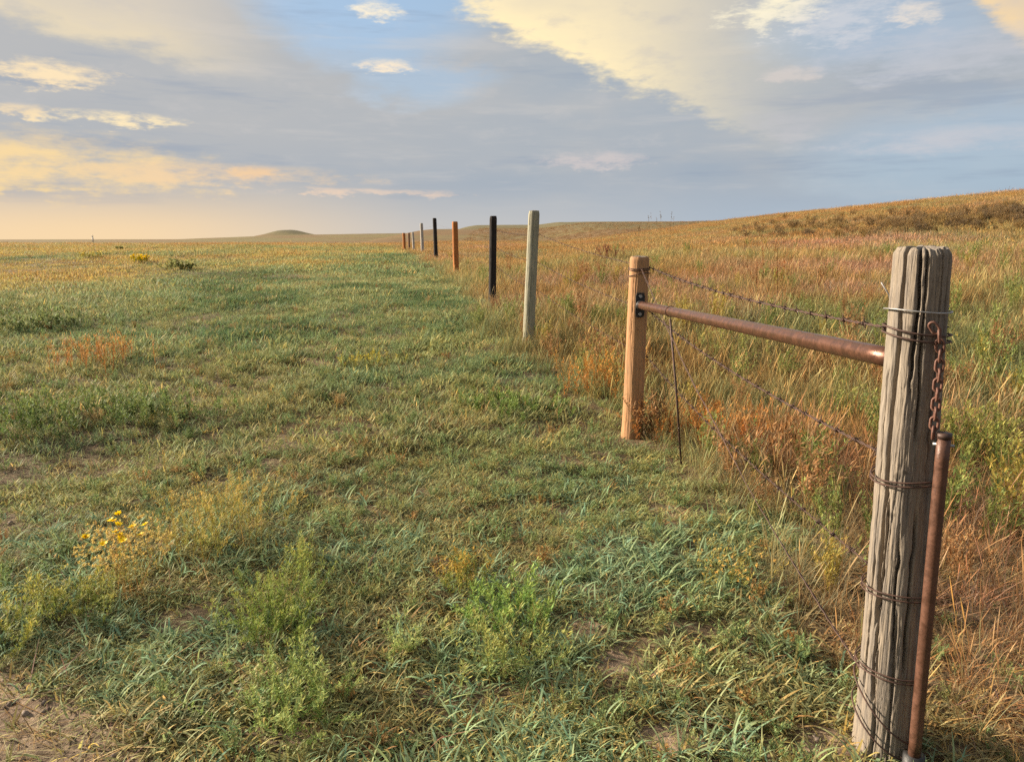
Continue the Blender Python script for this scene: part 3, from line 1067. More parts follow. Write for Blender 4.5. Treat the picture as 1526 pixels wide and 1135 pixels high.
# ------------------------------------------------------------------ fence posts
def post_shaft(h, rb, rt, lean, cracks, seg, rows, rough, seed, ragged=.006):
    """Round timber: tapering, slightly bent, split by drying cracks; separate end-grain top."""
    a = np.linspace(0, 2 * pi, seg, endpoint=False)
    z = np.concatenate([[-.25, -.1], np.linspace(0, h, rows)])
    Z, A = np.meshgrid(z, a, indexing='ij')
    t = np.clip(Z / h, 0, 1)
    R = rb + (rt - rb) * t + (rb * .10) * np.exp(-np.maximum(Z, 0) / .12)
    n1 = fbm(np.cos(A) * 2 + seed, Z * 1.1 + np.sin(A) * 2 + seed, seed)
    R = R * (1 + (n1 - .5) * (.10 if seg > 200 else .04))
    Aw = A + (fbm(np.cos(A) * 1.5 + 4, Z * 1.6 + np.sin(A) * 1.5, seed + 13) - .5) * .7
    grain = fbm(np.cos(Aw) * 3.2 + 20, np.sin(Aw) * 3.2 + Z * .9, seed + 5, 3)
    grain2 = fbm(np.cos(Aw) * 26 + 40, np.sin(Aw) * 26 + Z * 5.0, seed + 6, 2)
    amp = .35 + 1.3 * fbm(np.cos(A) * 1.2 + 8, Z * 2.0 + np.sin(A) * 1.2, seed + 17)
    R = R - rough * amp * ((grain - .5) * (3.0 if seg > 200 else 1.0) + np.abs(grain2 - .5) * 2.6)
    for ca, z0, z1, dep, wid, wander in cracks:
        c = ca + (fbm(np.zeros_like(Z) + ca * 9, Z * 3.0, seed + 9) - .5) * wander + (fbm(np.zeros_like(Z) + ca * 5, Z * 22.0, seed + 10, 2) - .5) * .09
        d = np.angle(np.exp(1j * (A - c)))
        wid = wid * (.55 + .9 * vnoise(Z * 9 + ca * 7, Z * 0, seed + 21))
        env = sstep(z0 - .05, z0 + .08, Z) * (1 - sstep(z1 - .12, z1 + .03, Z) * (0 if z1 >= h else 1))
        R = R - dep * env * np.exp(-np.abs(d / wid) ** 2.6)
    # rounded, ragged rim
    R = R - .009 * sstep(h - .022, h, Z) ** 2
    zz = Z.copy()
    rim = (fbm(np.cos(A) * 3 + seed, np.sin(A) * 3, seed + 3) - .5) * ragged * 2
    zz = zz + rim * sstep(h - .06, h, Z)
    lx, ly = lean
    x = R * np.cos(A) + lx * t
    y = R * np.sin(A) + ly * t
    V = np.stack([x, y, zz], -1).reshape(-1, 3)
    k = len(z)
    i, j = np.meshgrid(np.arange(k - 1), np.arange(seg), indexing='ij')
    j2 = (j + 1) % seg
    F = np.stack([i * seg + j, i * seg + j2, (i + 1) * seg + j2, (i + 1) * seg + j], -1).reshape(-1, 4)
    # top: rings closing to the middle
    ring = V[-seg:]
    c = ring.mean(0)
    TV, TF = [ring], []
    for q, f in enumerate((.8, .55, .3, .08)):
        rr = c + (ring - c) * f
        rr[:, 2] = c[2] + (ring[:, 2] - c[2]) * f + .006 * (1 - f) + (fbm(rr[:, 0] * 60, rr[:, 1] * 60, seed + q) - .5) * .006
        TV.append(rr)
    TV = np.concatenate(TV)
    for q in range(4):
        for m_ in range(seg):
            m2 = (m_ + 1) % seg
            TF.append((q * seg + m_, q * seg + m2, (q + 1) * seg + m2, (q + 1) * seg + m_))
    TF.append(tuple(4 * seg + m_ for m_ in range(seg)))
    return V, F, TV, TF


def make_post(bx, by, h, rb, rt, lean, mat, label, group='fence posts along the wire fence', cracks=(), seg=32, rows=24, rough=.0025, seed=1, end=None, ragged=.006):
    z0 = hz(bx, by) - .01
    root = empty('fence_post', (bx, by, z0), label, 'fence post', group)
    V, F, TV, TF = post_shaft(h, rb, rt, lean, cracks, seg, rows, rough, seed, ragged)
    link('shaft', mesh_from('shaft', V, np.ascontiguousarray(F), True), mat, root)
    link('end_grain', mesh_from('end_grain', TV, TF, True), end or M_END, root)
    root['h'] = h
    POST_XY.append((bx, by, rb))
    return root, z0


def post_axis(p, t):
    """centre of a post at fraction t of its height"""
    bx, by, z0, h, lx, ly = p
    return np.array([bx + lx * t, by + ly * t, z0 + h * t])


# the old corner post, split by cracks
CA = math.atan2(-1.98, -1.12)                         # angle from the post towards the viewer
cr = []
for da, z0_, z1_, dep, wid, wan in [(-.62, .45, 1.50, .040, .06, .16), (-.50, .2, .85, .030, .04, .2), (-.05, 1.12, 1.50, .030, .05, .2),
                                   (.22, .98, 1.50, .024, .035, .2), (.5, .3, .78, .034, .055, .25), (.05, .35, .72, .022, .03, .25), (.75, .9, 1.50, .014, .03, .2),
                                   (-.95, .2, 1.2, .012, .04, .3), (.15, .02, .5, .013, .035, .3), (-.35, .0, .42, .012, .035, .25),
                                   (1.2, .2, 1.50, .014, .05, .3), (-1.6, .3, 1.4, .018, .05, .3), (2.2, .2, 1.50, .02, .05, .3), (3.1, .1, 1.3, .018, .05, .3)]:
    cr.append((CA + da, z0_, z1_, dep, wid, wan))
P1 = (1.125, 1.985, 0, 1.49, -.045, -.01)
corner, z0 = make_post(1.125, 1.985, 1.49, .082, .068, (-.045, -.01), M_WOOD_OLD,
                       'thick weathered grey post split by deep cracks and bound with rusty wire', cracks=cr, seg=260, rows=220, rough=.0032, seed=3, end=M_END, ragged=.013)
P1 = (1.125, 1.985, z0, 1.49, -.045, -.01)
brace_post, z0 = make_post(.905, 5.40, 1.35, .076, .070, (.015, 0), M_WOOD_ORANGE, 'orange brown round post holding the far end of the rusty brace pipe',
                           cracks=[(-.75, .2, 1.35, .008, .022, .2), (-2.3, .75, 1.35, .004, .015, .2), (-1.3, .1, .6, .005, .018, .2)], seg=140, rows=90, rough=.003, seed=7)
P2 = (.905, 5.40, z0, 1.35, .015, 0)
P3 = None
ROWS = [  # base pixel, forward distance, height, radius, lean, wood, label
    (787, 8.9, 1.60, .070, (.065, 0), M_WOOD_PALE, 'pale grey green round post leaning slightly, next along from the brace post'),
    (733.5, 12.9, 1.52, .066, (.025, 0), M_WOOD_BLACK, 'black creosoted post between the pale grey green post and the red brown post'),
    (680, 21.7, 1.52, .088, (-.02, 0), M_WOOD_RUST, 'red brown post with a rounded top standing between two black posts'),
    (650, 30.0, 1.60, .082, (-.03, 0), M_WOOD_BLACK, 'thinner looking black post between the red brown post and the bleached post'),
    (630, 39.0, 1.55, .085, (-.03, 0), M_WOOD_GREY, 'bleached pale post standing just beyond the farther black post'),
    (617, 50.0, 1.32, .080, (-.05, 0), M_WOOD_GREY, 'small pale grey post in the distant group of fence posts'),
    (610, 52.5, 1.30, .085, (0, 0), M_WOOD_BROWN, 'small dark grey brown post in the middle of the distant group'),
    (603, 55.0, 1.34, .11, (-.02, 0), M_WOOD_RUST, 'small reddish brown post, last of the distant group'),
]
AX = [P1, P2]
for i, (px_, yy, h, r, ln, mt, lb) in enumerate(ROWS):
    depth = yy * cos(PITCH) + (CAM_Z - .4) * sin(PITCH)
    xx = (px_ - 763) / FPX * depth
    ck = [(CA + .5, .1, h, .009, .035, .3), (CA - .3, .5, h, .008, .03, .3), (CA + 1.0, .0, 1.1, .008, .035, .3)]
    pt, z0 = make_post(xx, yy, h, r, r * .94, ln, mt, lb, cracks=ck, seg=90 if i < 3 else 30, rows=40, rough=.003, seed=20 + i, end=mt if mt is M_WOOD_BLACK else M_END)
    AX.append((xx, yy, z0, h, ln[0], ln[1]))

# ------------------------------------------------------------------ wire bands round the corner post
def band(axis, zc, r, turns=1, tilt=(0, 0), wr=.0024, drop=.012, seed=0, arc=(0, 2 * pi)):
    """wire wound round a post"""
    bx, by, z0, h, lx, ly = axis
    n = int(64 * turns)
    a = np.linspace(arc[0], arc[0] + (arc[1] - arc[0]) * turns, n)
    t = zc / h
    rr = r + .0035 * np.sin(a * 3 + seed) * .4
    path = np.stack([bx + lx * t + rr * np.cos(a), by + ly * t + rr * np.sin(a),
                     z0 + zc + tilt[0] * np.cos(a) + tilt[1] * np.sin(a) - drop * (a - a[0]) / (2 * pi) + .003 * np.sin(2 * a + seed)], 1)
    return tube(path, wr, 6)


def wrap(axis, specs, root):
    for q in specs:
        V, F = band(axis, *q[:1], **q[1])
        V = V - np.array(root.location)
        o = link('wire_wrap', mesh_from('wire_wrap', V, F, True), q[2], root)


bpy.context.view_layer.update()
wrap(P1, [(1.335, dict(r=.081, tilt=(.0, -.004), wr=.0022, turns=1.0, seed=1), M_ZINC),
          (1.285, dict(r=.083, turns=2.0, drop=.018, seed=2, wr=.0027, tilt=(-.006, .0)), M_RUST_DK),
          (.875, dict(r=.087, turns=2.0, drop=.011, seed=4, wr=.0026, tilt=(.004, -.003)), M_RUST_DK),
          (.545, dict(r=.090, turns=2.2, drop=.013, seed=5, wr=.0024, tilt=(.0, -.002)), M_RUST_DK),
          (.300, dict(r=.093, turns=2.0, drop=.012, seed=6, wr=.0024, tilt=(.0, .003)), M_RUST_DK),
          (.165, dict(r=.096, turns=1.0, drop=.004, seed=7, wr=.0026, tilt=(-.055, .06)), M_RUST_DK),
          (.095, dict(r=.098, turns=1.0, drop=.004, seed=8, wr=.0026, tilt=(-.04, .05)), M_RUST_DK)], corner)
wrap(P2, [(1.275, dict(r=.076, turns=2.0, drop=.012, seed=9, wr=.003), M_RUST_DK),
          (1.225, dict(r=.076, turns=1.0, drop=.006, seed=10, wr=.003, tilt=(.01, -.01)), M_RUST_DK)], brace_post)
for ax_i in range(2, 6):
    ax = AX[ax_i]
    # staples that hold the strands
    for zc in (1.30, 1.0, .7):
        pass

# ------------------------------------------------------------------ rusty brace pipe with its bracket
A1, A2 = post_axis(P1, 1.185 / 1.49), post_axis(P2, 1.005 / 1.35)
dirv = A1 - A2
dirv /= np.linalg.norm(dirv)
e2, e1 = A2 + dirv * .075, A1 - dirv * .062
rail = empty('brace_pipe', tuple(e2), 'rusty brown steel pipe bracing the orange post against the thick corner post', 'pipe')
ts = np.linspace(0, 1, 24)[:, None]
V, F = tube((e2 + (e1 - e2) * ts) - e2, .029, 28)
link('pipe', mesh_from('pipe', V, F, True), M_RAIL, rail)
# black plate on the post, seen above and below the pipe end, with bolts
side_v = np.cross(dirv, [0, 0, 1.0])
side_v /= np.linalg.norm(side_v)
upv = np.array([0, 0, 1.0])


def boxed(c, ax, ay, az_, sx, sy, sz, bev=.2):
    c = np.asarray(c, float)
    V = []
    for s3 in (-1, 1):
        for s1, s2 in ((-1, -1 + bev), (-1 + bev, -1), (1 - bev, -1), (1, -1 + bev), (1, 1 - bev), (1 - bev, 1), (-1 + bev, 1), (-1, 1 - bev)):
            V.append(c + ax * s3 * sx + ay * s1 * sy + az_ * s2 * sz)
    F = [tuple(range(8))[::-1], tuple(range(8, 16))] + [(k, (k + 1) % 8, 8 + (k + 1) % 8, 8 + k) for k in range(8)]
    return np.array(V), F


cam_side = -side_v if side_v[0] > 0 else side_v
plate_c = dirv * .004
V, F = boxed(plate_c, dirv, side_v, upv, .006, .033, .088, .25)
pl = link('bracket_plate', mesh_from('bracket_plate', V, F), M_BLACK_METAL, rail)
V, F = tube(np.array([dirv * .006, dirv * .05]), .034, 28)
link('socket', mesh_from('socket', V, F, True), M_BLACK_METAL, rail)
for sz in (-1, 1):
    c = plate_c + upv * sz * .064 + dirv * .006
    V, F = tube(np.array([c, c + dirv * .009]), .0125, 6)
    link('bolt', mesh_from('bolt', V, F), M_ZINC, pl)

# ------------------------------------------------------------------ chain and loose gate pipe on the corner post
def chain():
    right = np.array([.87, -.49, 0])                  # across the view at the post
    to_cam = np.array([-1.12, -1.98, 0]) / 2.275
    c0 = post_axis(P1, 1.30 / 1.49)
    root = empty('chain', tuple(c0), 'rusty chain hanging down the side of the cracked corner post', 'chain')
    # path: starts on the post, hangs down to the loose pipe
    pts = [c0 + right * .035 + to_cam * .078, c0 + right * .055 + to_cam * .070 + [0, 0, -.03], c0 + right * .062 + to_cam * .068 + [0, 0, -.08],
           c0 + right * .064 + to_cam * .070 + [0, 0, -.2], c0 + right * .066 + to_cam * .072 + [0, 0, -.32]]
    pts = np.array(pts)
    seg = np.linalg.norm(np.diff(pts, axis=0), axis=1)
    L = np.concatenate([[0], np.cumsum(seg)])
    pitch = .0255
    n = int(L[-1] / pitch)
    for i in range(n):
        s0 = (i + .5) * pitch
        c = np.array([np.interp(s0, L, pts[:, k]) for k in range(3)])
        c2 = np.array([np.interp(s0 + .01, L, pts[:, k]) for k in range(3)])
        d = c2 - c
        d = d / max(np.linalg.norm(d), 1e-6)
        w0 = right if i % 2 == 0 else to_cam
        w0 = w0 + rng.normal(0, .18, 3)
        w0 = w0 - d * w0.dot(d)
        w0 /= np.linalg.norm(w0)
        a = np.linspace(0, 2 * pi, 18, endpoint=False)
        ca, sa = np.cos(a), np.sin(a)
        path = d[None] * (sa * .0092 + np.sign(sa) * .0075)[:, None] + w0[None] * (ca * .0092)[:, None]
        V, F = tube(path, .0036, 8, closed=True)
        o = link('link', mesh_from('link', V, F, True), M_CHAIN, root)
        o.location = c - c0
    return c0, right, to_cam


c0, RIGHT, TOCAM = chain()
g0 = np.array([P1[0], P1[1], P1[2]])
foot = g0 + RIGHT * .078 + TOCAM * .085 + [0, 0, .055]
head = g0 + np.array([P1[4], P1[5], 0]) * .65 + RIGHT * .083 + TOCAM * .079 + [0, 0, 1.005]
gp = empty('gate_pipe', tuple(foot - [0, 0, .06]), 'upright rusty pipe standing against the cracked corner post below the chain', 'pipe')
base0 = foot - [0, 0, .06]
ts = np.linspace(0, 1, 16)[:, None]
V, F = tube((foot + (head - foot) * ts) - base0, .0168, 22)
link('pipe', mesh_from('pipe', V, F, True), M_RUST, gp)
V, F = tube(np.array([head - base0 - [0, 0, .002], head - base0 + [0, 0, .012]]), .0185, 22)
link('cap', mesh_from('cap', V, F, True), M_RUST_DK, gp)
V, F = tube(np.array([foot - base0 + [0, 0, -.08], foot - base0 + [0, 0, -.03], foot - base0 + [0, 0, .012]]), [.034, .032, .029], 20)
link('foot_socket', mesh_from('foot_socket', V, F, True), M_BLACK_METAL, gp)
V, F = tube(np.array([head - base0 + [0, 0, -.02] + RIGHT * q for q in (-.024, .026)]), .0040, 8)
link('pin', mesh_from('pin', V, F, True), M_ZINC, gp)

# ------------------------------------------------------------------ barbed wire
M_BARB = M_RUST_DK


def barb_mesh():
    parts = []
    a = np.linspace(0, 4 * pi, 20)
    parts.append(tube(np.stack([(a / (4 * pi) - .5) * .012, .0042 * np.cos(a), .0042 * np.sin(a)], 1), .0015, 5))
    for s, ph in ((-1, .6), (1, 2.4)):
        d = np.array([.15 * s, cos(ph), sin(ph)])
        for sg in (-1, 1):
            parts.append(tube(np.array([[s * .004, 0, 0], [s * .004, 0, 0] + d * sg * .008, [s * .005, 0, 0] + d * sg * .017]), [.0016, .0014, .0005], 5))
    V, F = join(parts)
    return mesh_from('barb', V, F, True)


BARB = barb_mesh()
BARB.materials.append(M_BARB)
BARB.transform(__import__('mathutils').Matrix.Scale(1.35, 4))


def sagging(pts, sag, step=.03):
    out = []
    for (a, b, s) in zip(pts[:-1], pts[1:], sag):
        L = np.linalg.norm(b - a)
        n = max(int(L / step), 6)
        t = np.linspace(0, 1, n, endpoint=False)[:, None]
        p = a + (b - a) * t
        p[:, 2] -= (4 * s * t * (1 - t))[:, 0]
        out.append(p)
    out.append(pts[-1][None])
    return np.concatenate(out)


def barbed(label, pts, sag, tail=None, barb_until=12.0, wr=.0023, thick_far=True):
    pts = [np.asarray(p, float) for p in pts]
    root = empty('barbed_wire', tuple(pts[0]), label, 'barbed wire', 'strands of the barbed wire fence')
    near = [p for p in pts if p[1] < barb_until + 1.5]
    path = sagging(pts, sag, .016)
    d = np.concatenate([[0], np.cumsum(np.linalg.norm(np.diff(path, axis=0), axis=1))])
    T = np.gradient(path, axis=0)
    T /= np.linalg.norm(T, axis=1, keepdims=True)
    N = np.cross(T, [0, 0, 1.0])
    N /= np.linalg.norm(N, axis=1, keepdims=True)
    B = np.cross(T, N)
    ph = d / .085 * 2 * pi
    parts = []
    keep_ = path[:, 1] < barb_until + 2
    for s in (0, pi):
        q = path + .0027 * (np.cos(ph + s)[:, None] * N + np.sin(ph + s)[:, None] * B)
        parts.append(tube(q[keep_] - pts[0], np.interp(path[keep_, 1], [5.0, 5.6], [wr, wr * .55]), 5))
    if (~keep_).sum() > 8:
        idx = np.where(~keep_)[0]
        idx = np.concatenate([[idx[0] - 1], idx[::12], [idx[-1]]])
        parts.append(tube(path[idx] - pts[0], .0018, 5))
    V, F = join(parts)
    link('twisted_wire', mesh_from('twisted_wire', V, F, True), M_BARB, root)
    L = d[keep_].max()
    import mathutils
    k = 0
    s0 = .06
    while s0 < L:
        i = int(np.searchsorted(d, s0))
        o = bpy.data.objects.new('barb', BARB)
        C.objects.link(o)
        o.parent = root
        o.location = path[i] - pts[0]
        qd = mathutils.Vector(T[i]).to_track_quat('X', 'Z')
        o.rotation_mode = 'QUATERNION'
        o.rotation_quaternion = qd @ mathutils.Quaternion((1, 0, 0), rng.uniform(0, 6.28))
        if path[i, 1] > 5.6:
            o.scale = (.6, .6, .6)
        s0 += rng.uniform(.115, .135)
    return root


def on_post(ax, z, dr, da=0.0):
    """attachment on the post surface: fence-side face"""
    c = post_axis(ax, z / ax[3])
    return c + dr


toward = (A1 - A2) / np.linalg.norm(A1 - A2)
fld = np.array([.07, 0.02, 0])                        # strands run on the field side of the posts
fl1 = -toward * np.array([.09, .09, 0])


def strand(label, z1, zs, sag, wr=.0023):
    pts = [post_axis(P1, z1 / 1.49) + fl1, post_axis(P2, zs[0] / 1.35) + np.array([.087, .0, 0])]
    for ax, z in zip(AX[2:], zs[1:]):
        c = post_axis(ax, min(z, ax[3] - .06) / ax[3])
        pts.append(c + np.array([.076 if ax[1] < 15 else .10, 0, 0]))
    return barbed(label, pts, sag, wr=wr)


n_sp = len(AX) - 1
strand('top barbed wire strand running from the cracked corner post along the post tops', 1.265, [1.27, 1.33, 1.28, 1.3, 1.36, 1.32, 1.15, 1.14, 1.18], [.035] + [.03] * n_sp)
strand('second barbed wire strand, passing just under the rusty brace pipe', .895, [.96, 1.0, .98, 1.0, 1.05, 1.0, .85, .84, .88], [.05] + [.03] * n_sp)
strand('low barbed wire strand half hidden in grass, below the second strand', .53, [.62, .68, .66, .66, .7, .68, .55, .54, .58], [.05] + [.03] * n_sp, .0015)

# diagonal brace wire, loose and kinked, from the top of the orange post to the foot of the corner post
a, b = post_axis(P2, 1.26 / 1.35) + toward * .08, post_axis(P1, .16 / 1.49) - toward * .095
t = np.linspace(0, 1, 60)[:, None]
pth = a + (b - a) * t
pth[:, 2] -= (.10 * 4 * t * (1 - t))[:, 0]
pth += np.cumsum(rng.normal(0, .0016, pth.shape), 0) * np.sin(pi * t)
ww = empty('brace_wire', tuple(a), 'slack twisted brace wire slanting down from the orange post to the corner post foot', 'wire')
ph = np.linspace(0, 60 * 2 * pi * .5, 60)[:, None]
q = []
for s in (0, pi):
    off = np.concatenate([.004 * np.cos(ph + s), .0 * ph, .004 * np.sin(ph + s)], 1)
    o = link('wire_strand', mesh_from('wire_strand', *tube(pth + off - a, .0021, 5), True), M_RUST_DK, ww)
# iron twist rod hanging below the pipe
f_ = min(np.linspace(.02, .6, 300), key=lambda q: abs(to_px(e2 + (e1 - e2) * q)[0] - 999))
top = e2 + (e1 - e2) * f_ + np.array([.0, .0, -.045])
rod_g = ground_at(1021, 676)
bot = np.array([top[0] + .10, top[1] - .03, hz(top[0] + .10, top[1] - .03) + .09])
rod = empty('twist_rod', tuple(bot), 'thin dark iron rod hanging under the brace pipe beside the orange post', 'rod')
link('rod', mesh_from('rod', *tube(np.array([top, top * .5 + bot * .5 + [.004, 0, 0], bot]) - bot, .0065, 10), True), M_RUST_DK, rod)
rp = np.linspace(0, 2 * pi, 24, endpoint=False)
cc = e2 + (e1 - e2) * f_
perp = np.cross(dirv, side_v)
ring = cc + .0325 * (np.cos(rp)[:, None] * side_v + np.sin(rp)[:, None] * perp) - bot
link('wire_loop', mesh_from('wire_loop', *tube(ring, .0024, 6, closed=True), True), M_RUST_DK, rod)
# loose wire end sticking up beside the corner post
lw = post_axis(P1, 1.26 / 1.49) + fl1 * 1.05
pp = np.array([lw, lw + [-.012, 0.0, .05], lw + [-.03, .0, .10], lw + [-.055, .0, .135]])
o = link('loose_wire', mesh_from('loose_wire', *tube(pp - lw, .0022, 6), True), M_ZINC)
o.location = lw
tag(o, 'short grey loose wire end sticking up beside the top of the corner post', 'wire')

# ------------------------------------------------------------------ single weeds one can tell apart
def lin3(r, g, b, k=1.0):
    return tuple(c * k for c in lin(r, g, b))


def weed(name, label, px_, py_, cat='weed', group=None, n=14, h=.2, rad=.2, per=60, leaf=.03, lw=.006, spread=(.1, .8), col=(120, 135, 70), stem=(110, 100, 60), tip=None, **kw):
    g = ground_at(px_, py_)
    root = empty(name, (g[0], g[1], g[2]), label, cat, group)
    st, lv = leafy_bunch(n, h * (1.3 if g[1] < 6 and g[0] < 1 else 1.0), rad, per, leaf, lw, spread, lin3(*col), lin3(*stem), tipc=None if tip is None else lin3(*tip), **kw)
    link('stems', st.mesh('stems'), M_PLANT, root)['kind'] = 'stuff'
    link('leaves', lv.mesh('leaves'), M_PLANT, root)['kind'] = 'stuff'
    return root, lv, g


def flowers(root, n, h, rad, size, colr=(252, 222, 40)):
    m = []
    for i in range(n):
        b = Bunch()
        k = 9
        P = np.zeros((k, 3))
        azm = np.linspace(0, 2 * pi, k, endpoint=False) + rng.random()
        V, F, _ = blades(P, azm, U(.9, 1.1, k) * size, np.full(k, size * .5), U(1.0, 1.35, k), U(-.2, .2, k), 2, 'oval')
        b.add(V, F, jitter(k, .85, 1.15, .05) * np.array(lin(*colr)))
        P = rng.normal(0, size * .12, (14, 3))
        V, F, _ = blades(P, U(0, 2 * pi, 14), np.full(14, size * .3), np.full(14, size * .2), U(0, 1, 14), U(0, .3, 14), 2, 'oval')
        b.add(V, F, jitter(14, .7, 1.1, .05) * np.array(lin(190, 128, 20)))
        o = link('flower', b.mesh('flower'), M_PETAL, root)
        a, r = rng.uniform(0, 2 * pi), rad * math.sqrt(rng.random())
        o.location = (r * cos(a), r * sin(a), h * rng.uniform(.8, 1.05))
        o.rotation_euler = (rng.normal(0, .3), rng.normal(0, .3), 0)


def seed_heads(root, n, h, rad, size, colr):
    b = Bunch()
    for i in range(n):
        k = 12
        a, r = rng.uniform(0, 2 * pi), rad * math.sqrt(rng.random())
        P = np.tile([r * cos(a), r * sin(a), h * rng.uniform(.6, 1.08)], (k, 1)) + rng.normal(0, size * .1, (k, 3))
        V, F, _ = blades(P, U(0, 2 * pi, k), U(.6, 1.1, k) * size, np.full(k, size * .45), U(.1, 1.9, k), U(-.2, .3, k), 2, 'oval')
        b.add(V, F, jitter(k, .75, 1.2, .1) * np.array(lin(*colr)))
    link('seed_heads', b.mesh('seed_heads'), M_PLANT, root)['kind'] = 'stuff'


GR = 'weeds growing in the turf'
r_, _, _ = weed('flowering_weed', 'straggly weed with bright yellow flowers and buff seed heads in the turf', 195, 892, 'wildflower', n=34, h=.27, rad=.26, per=30, leaf=.022, lw=.005, spread=(.05, .75), col=(150, 142, 74), stem=(150, 120, 70), tip=(190, 150, 90))
flowers(r_, 14, .35, .17, .019, (250, 214, 20))
seed_heads(r_, 220, .30, .19, .012, (216, 192, 116))
weed('wispy_weed', 'broad wispy olive gold weed with fine stems beside the yellow flowers', 335, 812, n=90, h=.29, rad=.45, per=70, leaf=.022, lw=.0036, spread=(.1, .95), col=(158, 154, 74), stem=(140, 116, 60), tip=(200, 172, 96), root=.28)
weed('feathery_weed', 'dark green feathery weed growing beside the dry wispy weed', 405, 945, n=60, h=.18, rad=.3, per=80, leaf=.02, lw=.0045, spread=(.1, 1.0), col=(112, 132, 58), tip=(150, 158, 78), root=.26)
weed('feathery_weed', 'light green feathery weed by the bare sandy soil', 450, 1065, n=52, h=.16, rad=.27, per=70, leaf=.02, lw=.005, spread=(.1, 1.0), col=(126, 146, 76), tip=(160, 168, 98), root=.26)
weed('ferny_weed', 'olive ferny weed spreading low at the edge of the sandy soil', 25, 955, n=36, h=.17, rad=.26, per=60, leaf=.022, lw=.005, spread=(.2, 1.1), col=(138, 142, 64), tip=(176, 170, 84), root=.28)
weed('ferny_weed', 'smaller olive ferny weed between the flowering weed and the sandy soil', 110, 915, n=34, h=.16, rad=.26, per=60, leaf=.02, lw=.005, spread=(.2, 1.1), col=(126, 136, 64), tip=(168, 164, 84), root=.3)
weed('golden_weed', 'small upright weed with orange gold tips in the open turf', 690, 880, n=30, h=.15, rad=.16, per=50, leaf=.022, lw=.005, spread=(.02, .45), col=(130, 140, 66), tip=(190, 158, 76), root=.3)
weed('leafy_weed', 'bushy mid green weed just in front of the gold tipped weed', 770, 930, n=34, h=.16, rad=.26, per=60, leaf=.026, lw=.007, spread=(.1, 1.0), col=(118, 146, 72), tip=(146, 166, 84), root=.3)
weed('leafy_weed', 'yellow green leafy weed with a few tall stalks near the bare sand', 765, 1000, n=34, h=.19, rad=.28, per=44, leaf=.026, lw=.006, spread=(.05, 1.0), col=(134, 146, 80), tip=(164, 164, 92), root=.28)
weed('feathery_weed', 'very small pale green feathery weed among coarse blue-green grass', 592, 970, n=18, h=.10, rad=.12, per=50, leaf=.016, lw=.004, spread=(.1, .9), col=(148, 164, 92), tip=(178, 186, 116), root=.3)
weed('feathery_weed', 'small bright green upright weed beside the wispy olive gold weed', 450, 862, n=20, h=.15, rad=.14, per=50, leaf=.018, lw=.004, spread=(.05, .6), col=(146, 160, 78), tip=(182, 182, 96), root=.3)
weed('dark_green_weed', 'low dark green weed patch out in the pasture before the orange post', 760, 612, n=60, h=.16, rad=.5, per=60, leaf=.03, lw=.009, spread=(.1, 1.0), col=(104, 126, 62), tip=(128, 146, 76), root=.4)
weed('dark_green_weed', 'broad dark green weed mound on the left of the pasture', 70, 640, n=70, h=.24, rad=.7, per=60, leaf=.04, lw=.010, spread=(.1, 1.0), col=(98, 116, 62), tip=(124, 138, 76), root=.4)
weed('dark_green_weed', 'dark green weed mound next to the broadest one in the pasture', 240, 622, n=50, h=.2, rad=.6, per=60, leaf=.035, lw=.010, spread=(.1, 1.0), col=(104, 122, 66), tip=(128, 142, 80), root=.4)
weed('dry_tuft', 'upright tuft of orange brown dry stems in the green pasture', 150, 545, n=70, h=.34, rad=.5, per=26, leaf=.05, lw=.007, spread=(.02, .4), col=(170, 118, 62), stem=(160, 112, 64), tip=(196, 146, 84), root=.5, stem_w=.006)
weed('dark_green_weed', 'small green bush far out at the edge of the brown pasture', 62, 492, n=40, h=.3, rad=.5, per=50, leaf=.06, lw=.02, spread=(.1, .9), col=(118, 130, 82), tip=(136, 146, 92), root=.5)
weed('yellow_wildflowers', 'yellow blooming wildflower patch on the distant brown pasture', 210, 391, 'wildflower', n=22, h=.28, rad=.26, per=18, leaf=.08, lw=.05, spread=(.05, .6), col=(170, 160, 40), tip=(232, 190, 30), root=.8, stem_w=.02)
weed('yellow_wildflowers', 'smaller faded yellow wildflower patch on the distant brown pasture', 134, 386, 'wildflower', n=22, h=.3, rad=.3, per=20, leaf=.08, lw=.04, spread=(.05, .6), col=(160, 150, 76), tip=(196, 174, 80), root=.8, stem_w=.02)
weed('yellow_wildflowers', 'yellow flowering weed in the green pasture short of the red brown post', 545, 548, 'wildflower', n=24, h=.2, rad=.3, per=34, leaf=.03, lw=.01, spread=(.05, .7), col=(148, 148, 72), tip=(190, 172, 66), root=.4)
for q, (px_, py_, lb) in enumerate([(180, 372, 'small green bush standing alone towards the horizon of the pasture'), (270, 403, 'round green bush between the yellow wildflowers and the green pasture')]):
    weed('pasture_bush', lb, px_, py_, 'bush', n=20, h=.32, rad=.22, per=30, leaf=.10, lw=.06, spread=(.1, .9), col=(142, 144, 90), tip=(160, 158, 100), root=.9, stem_w=.02)
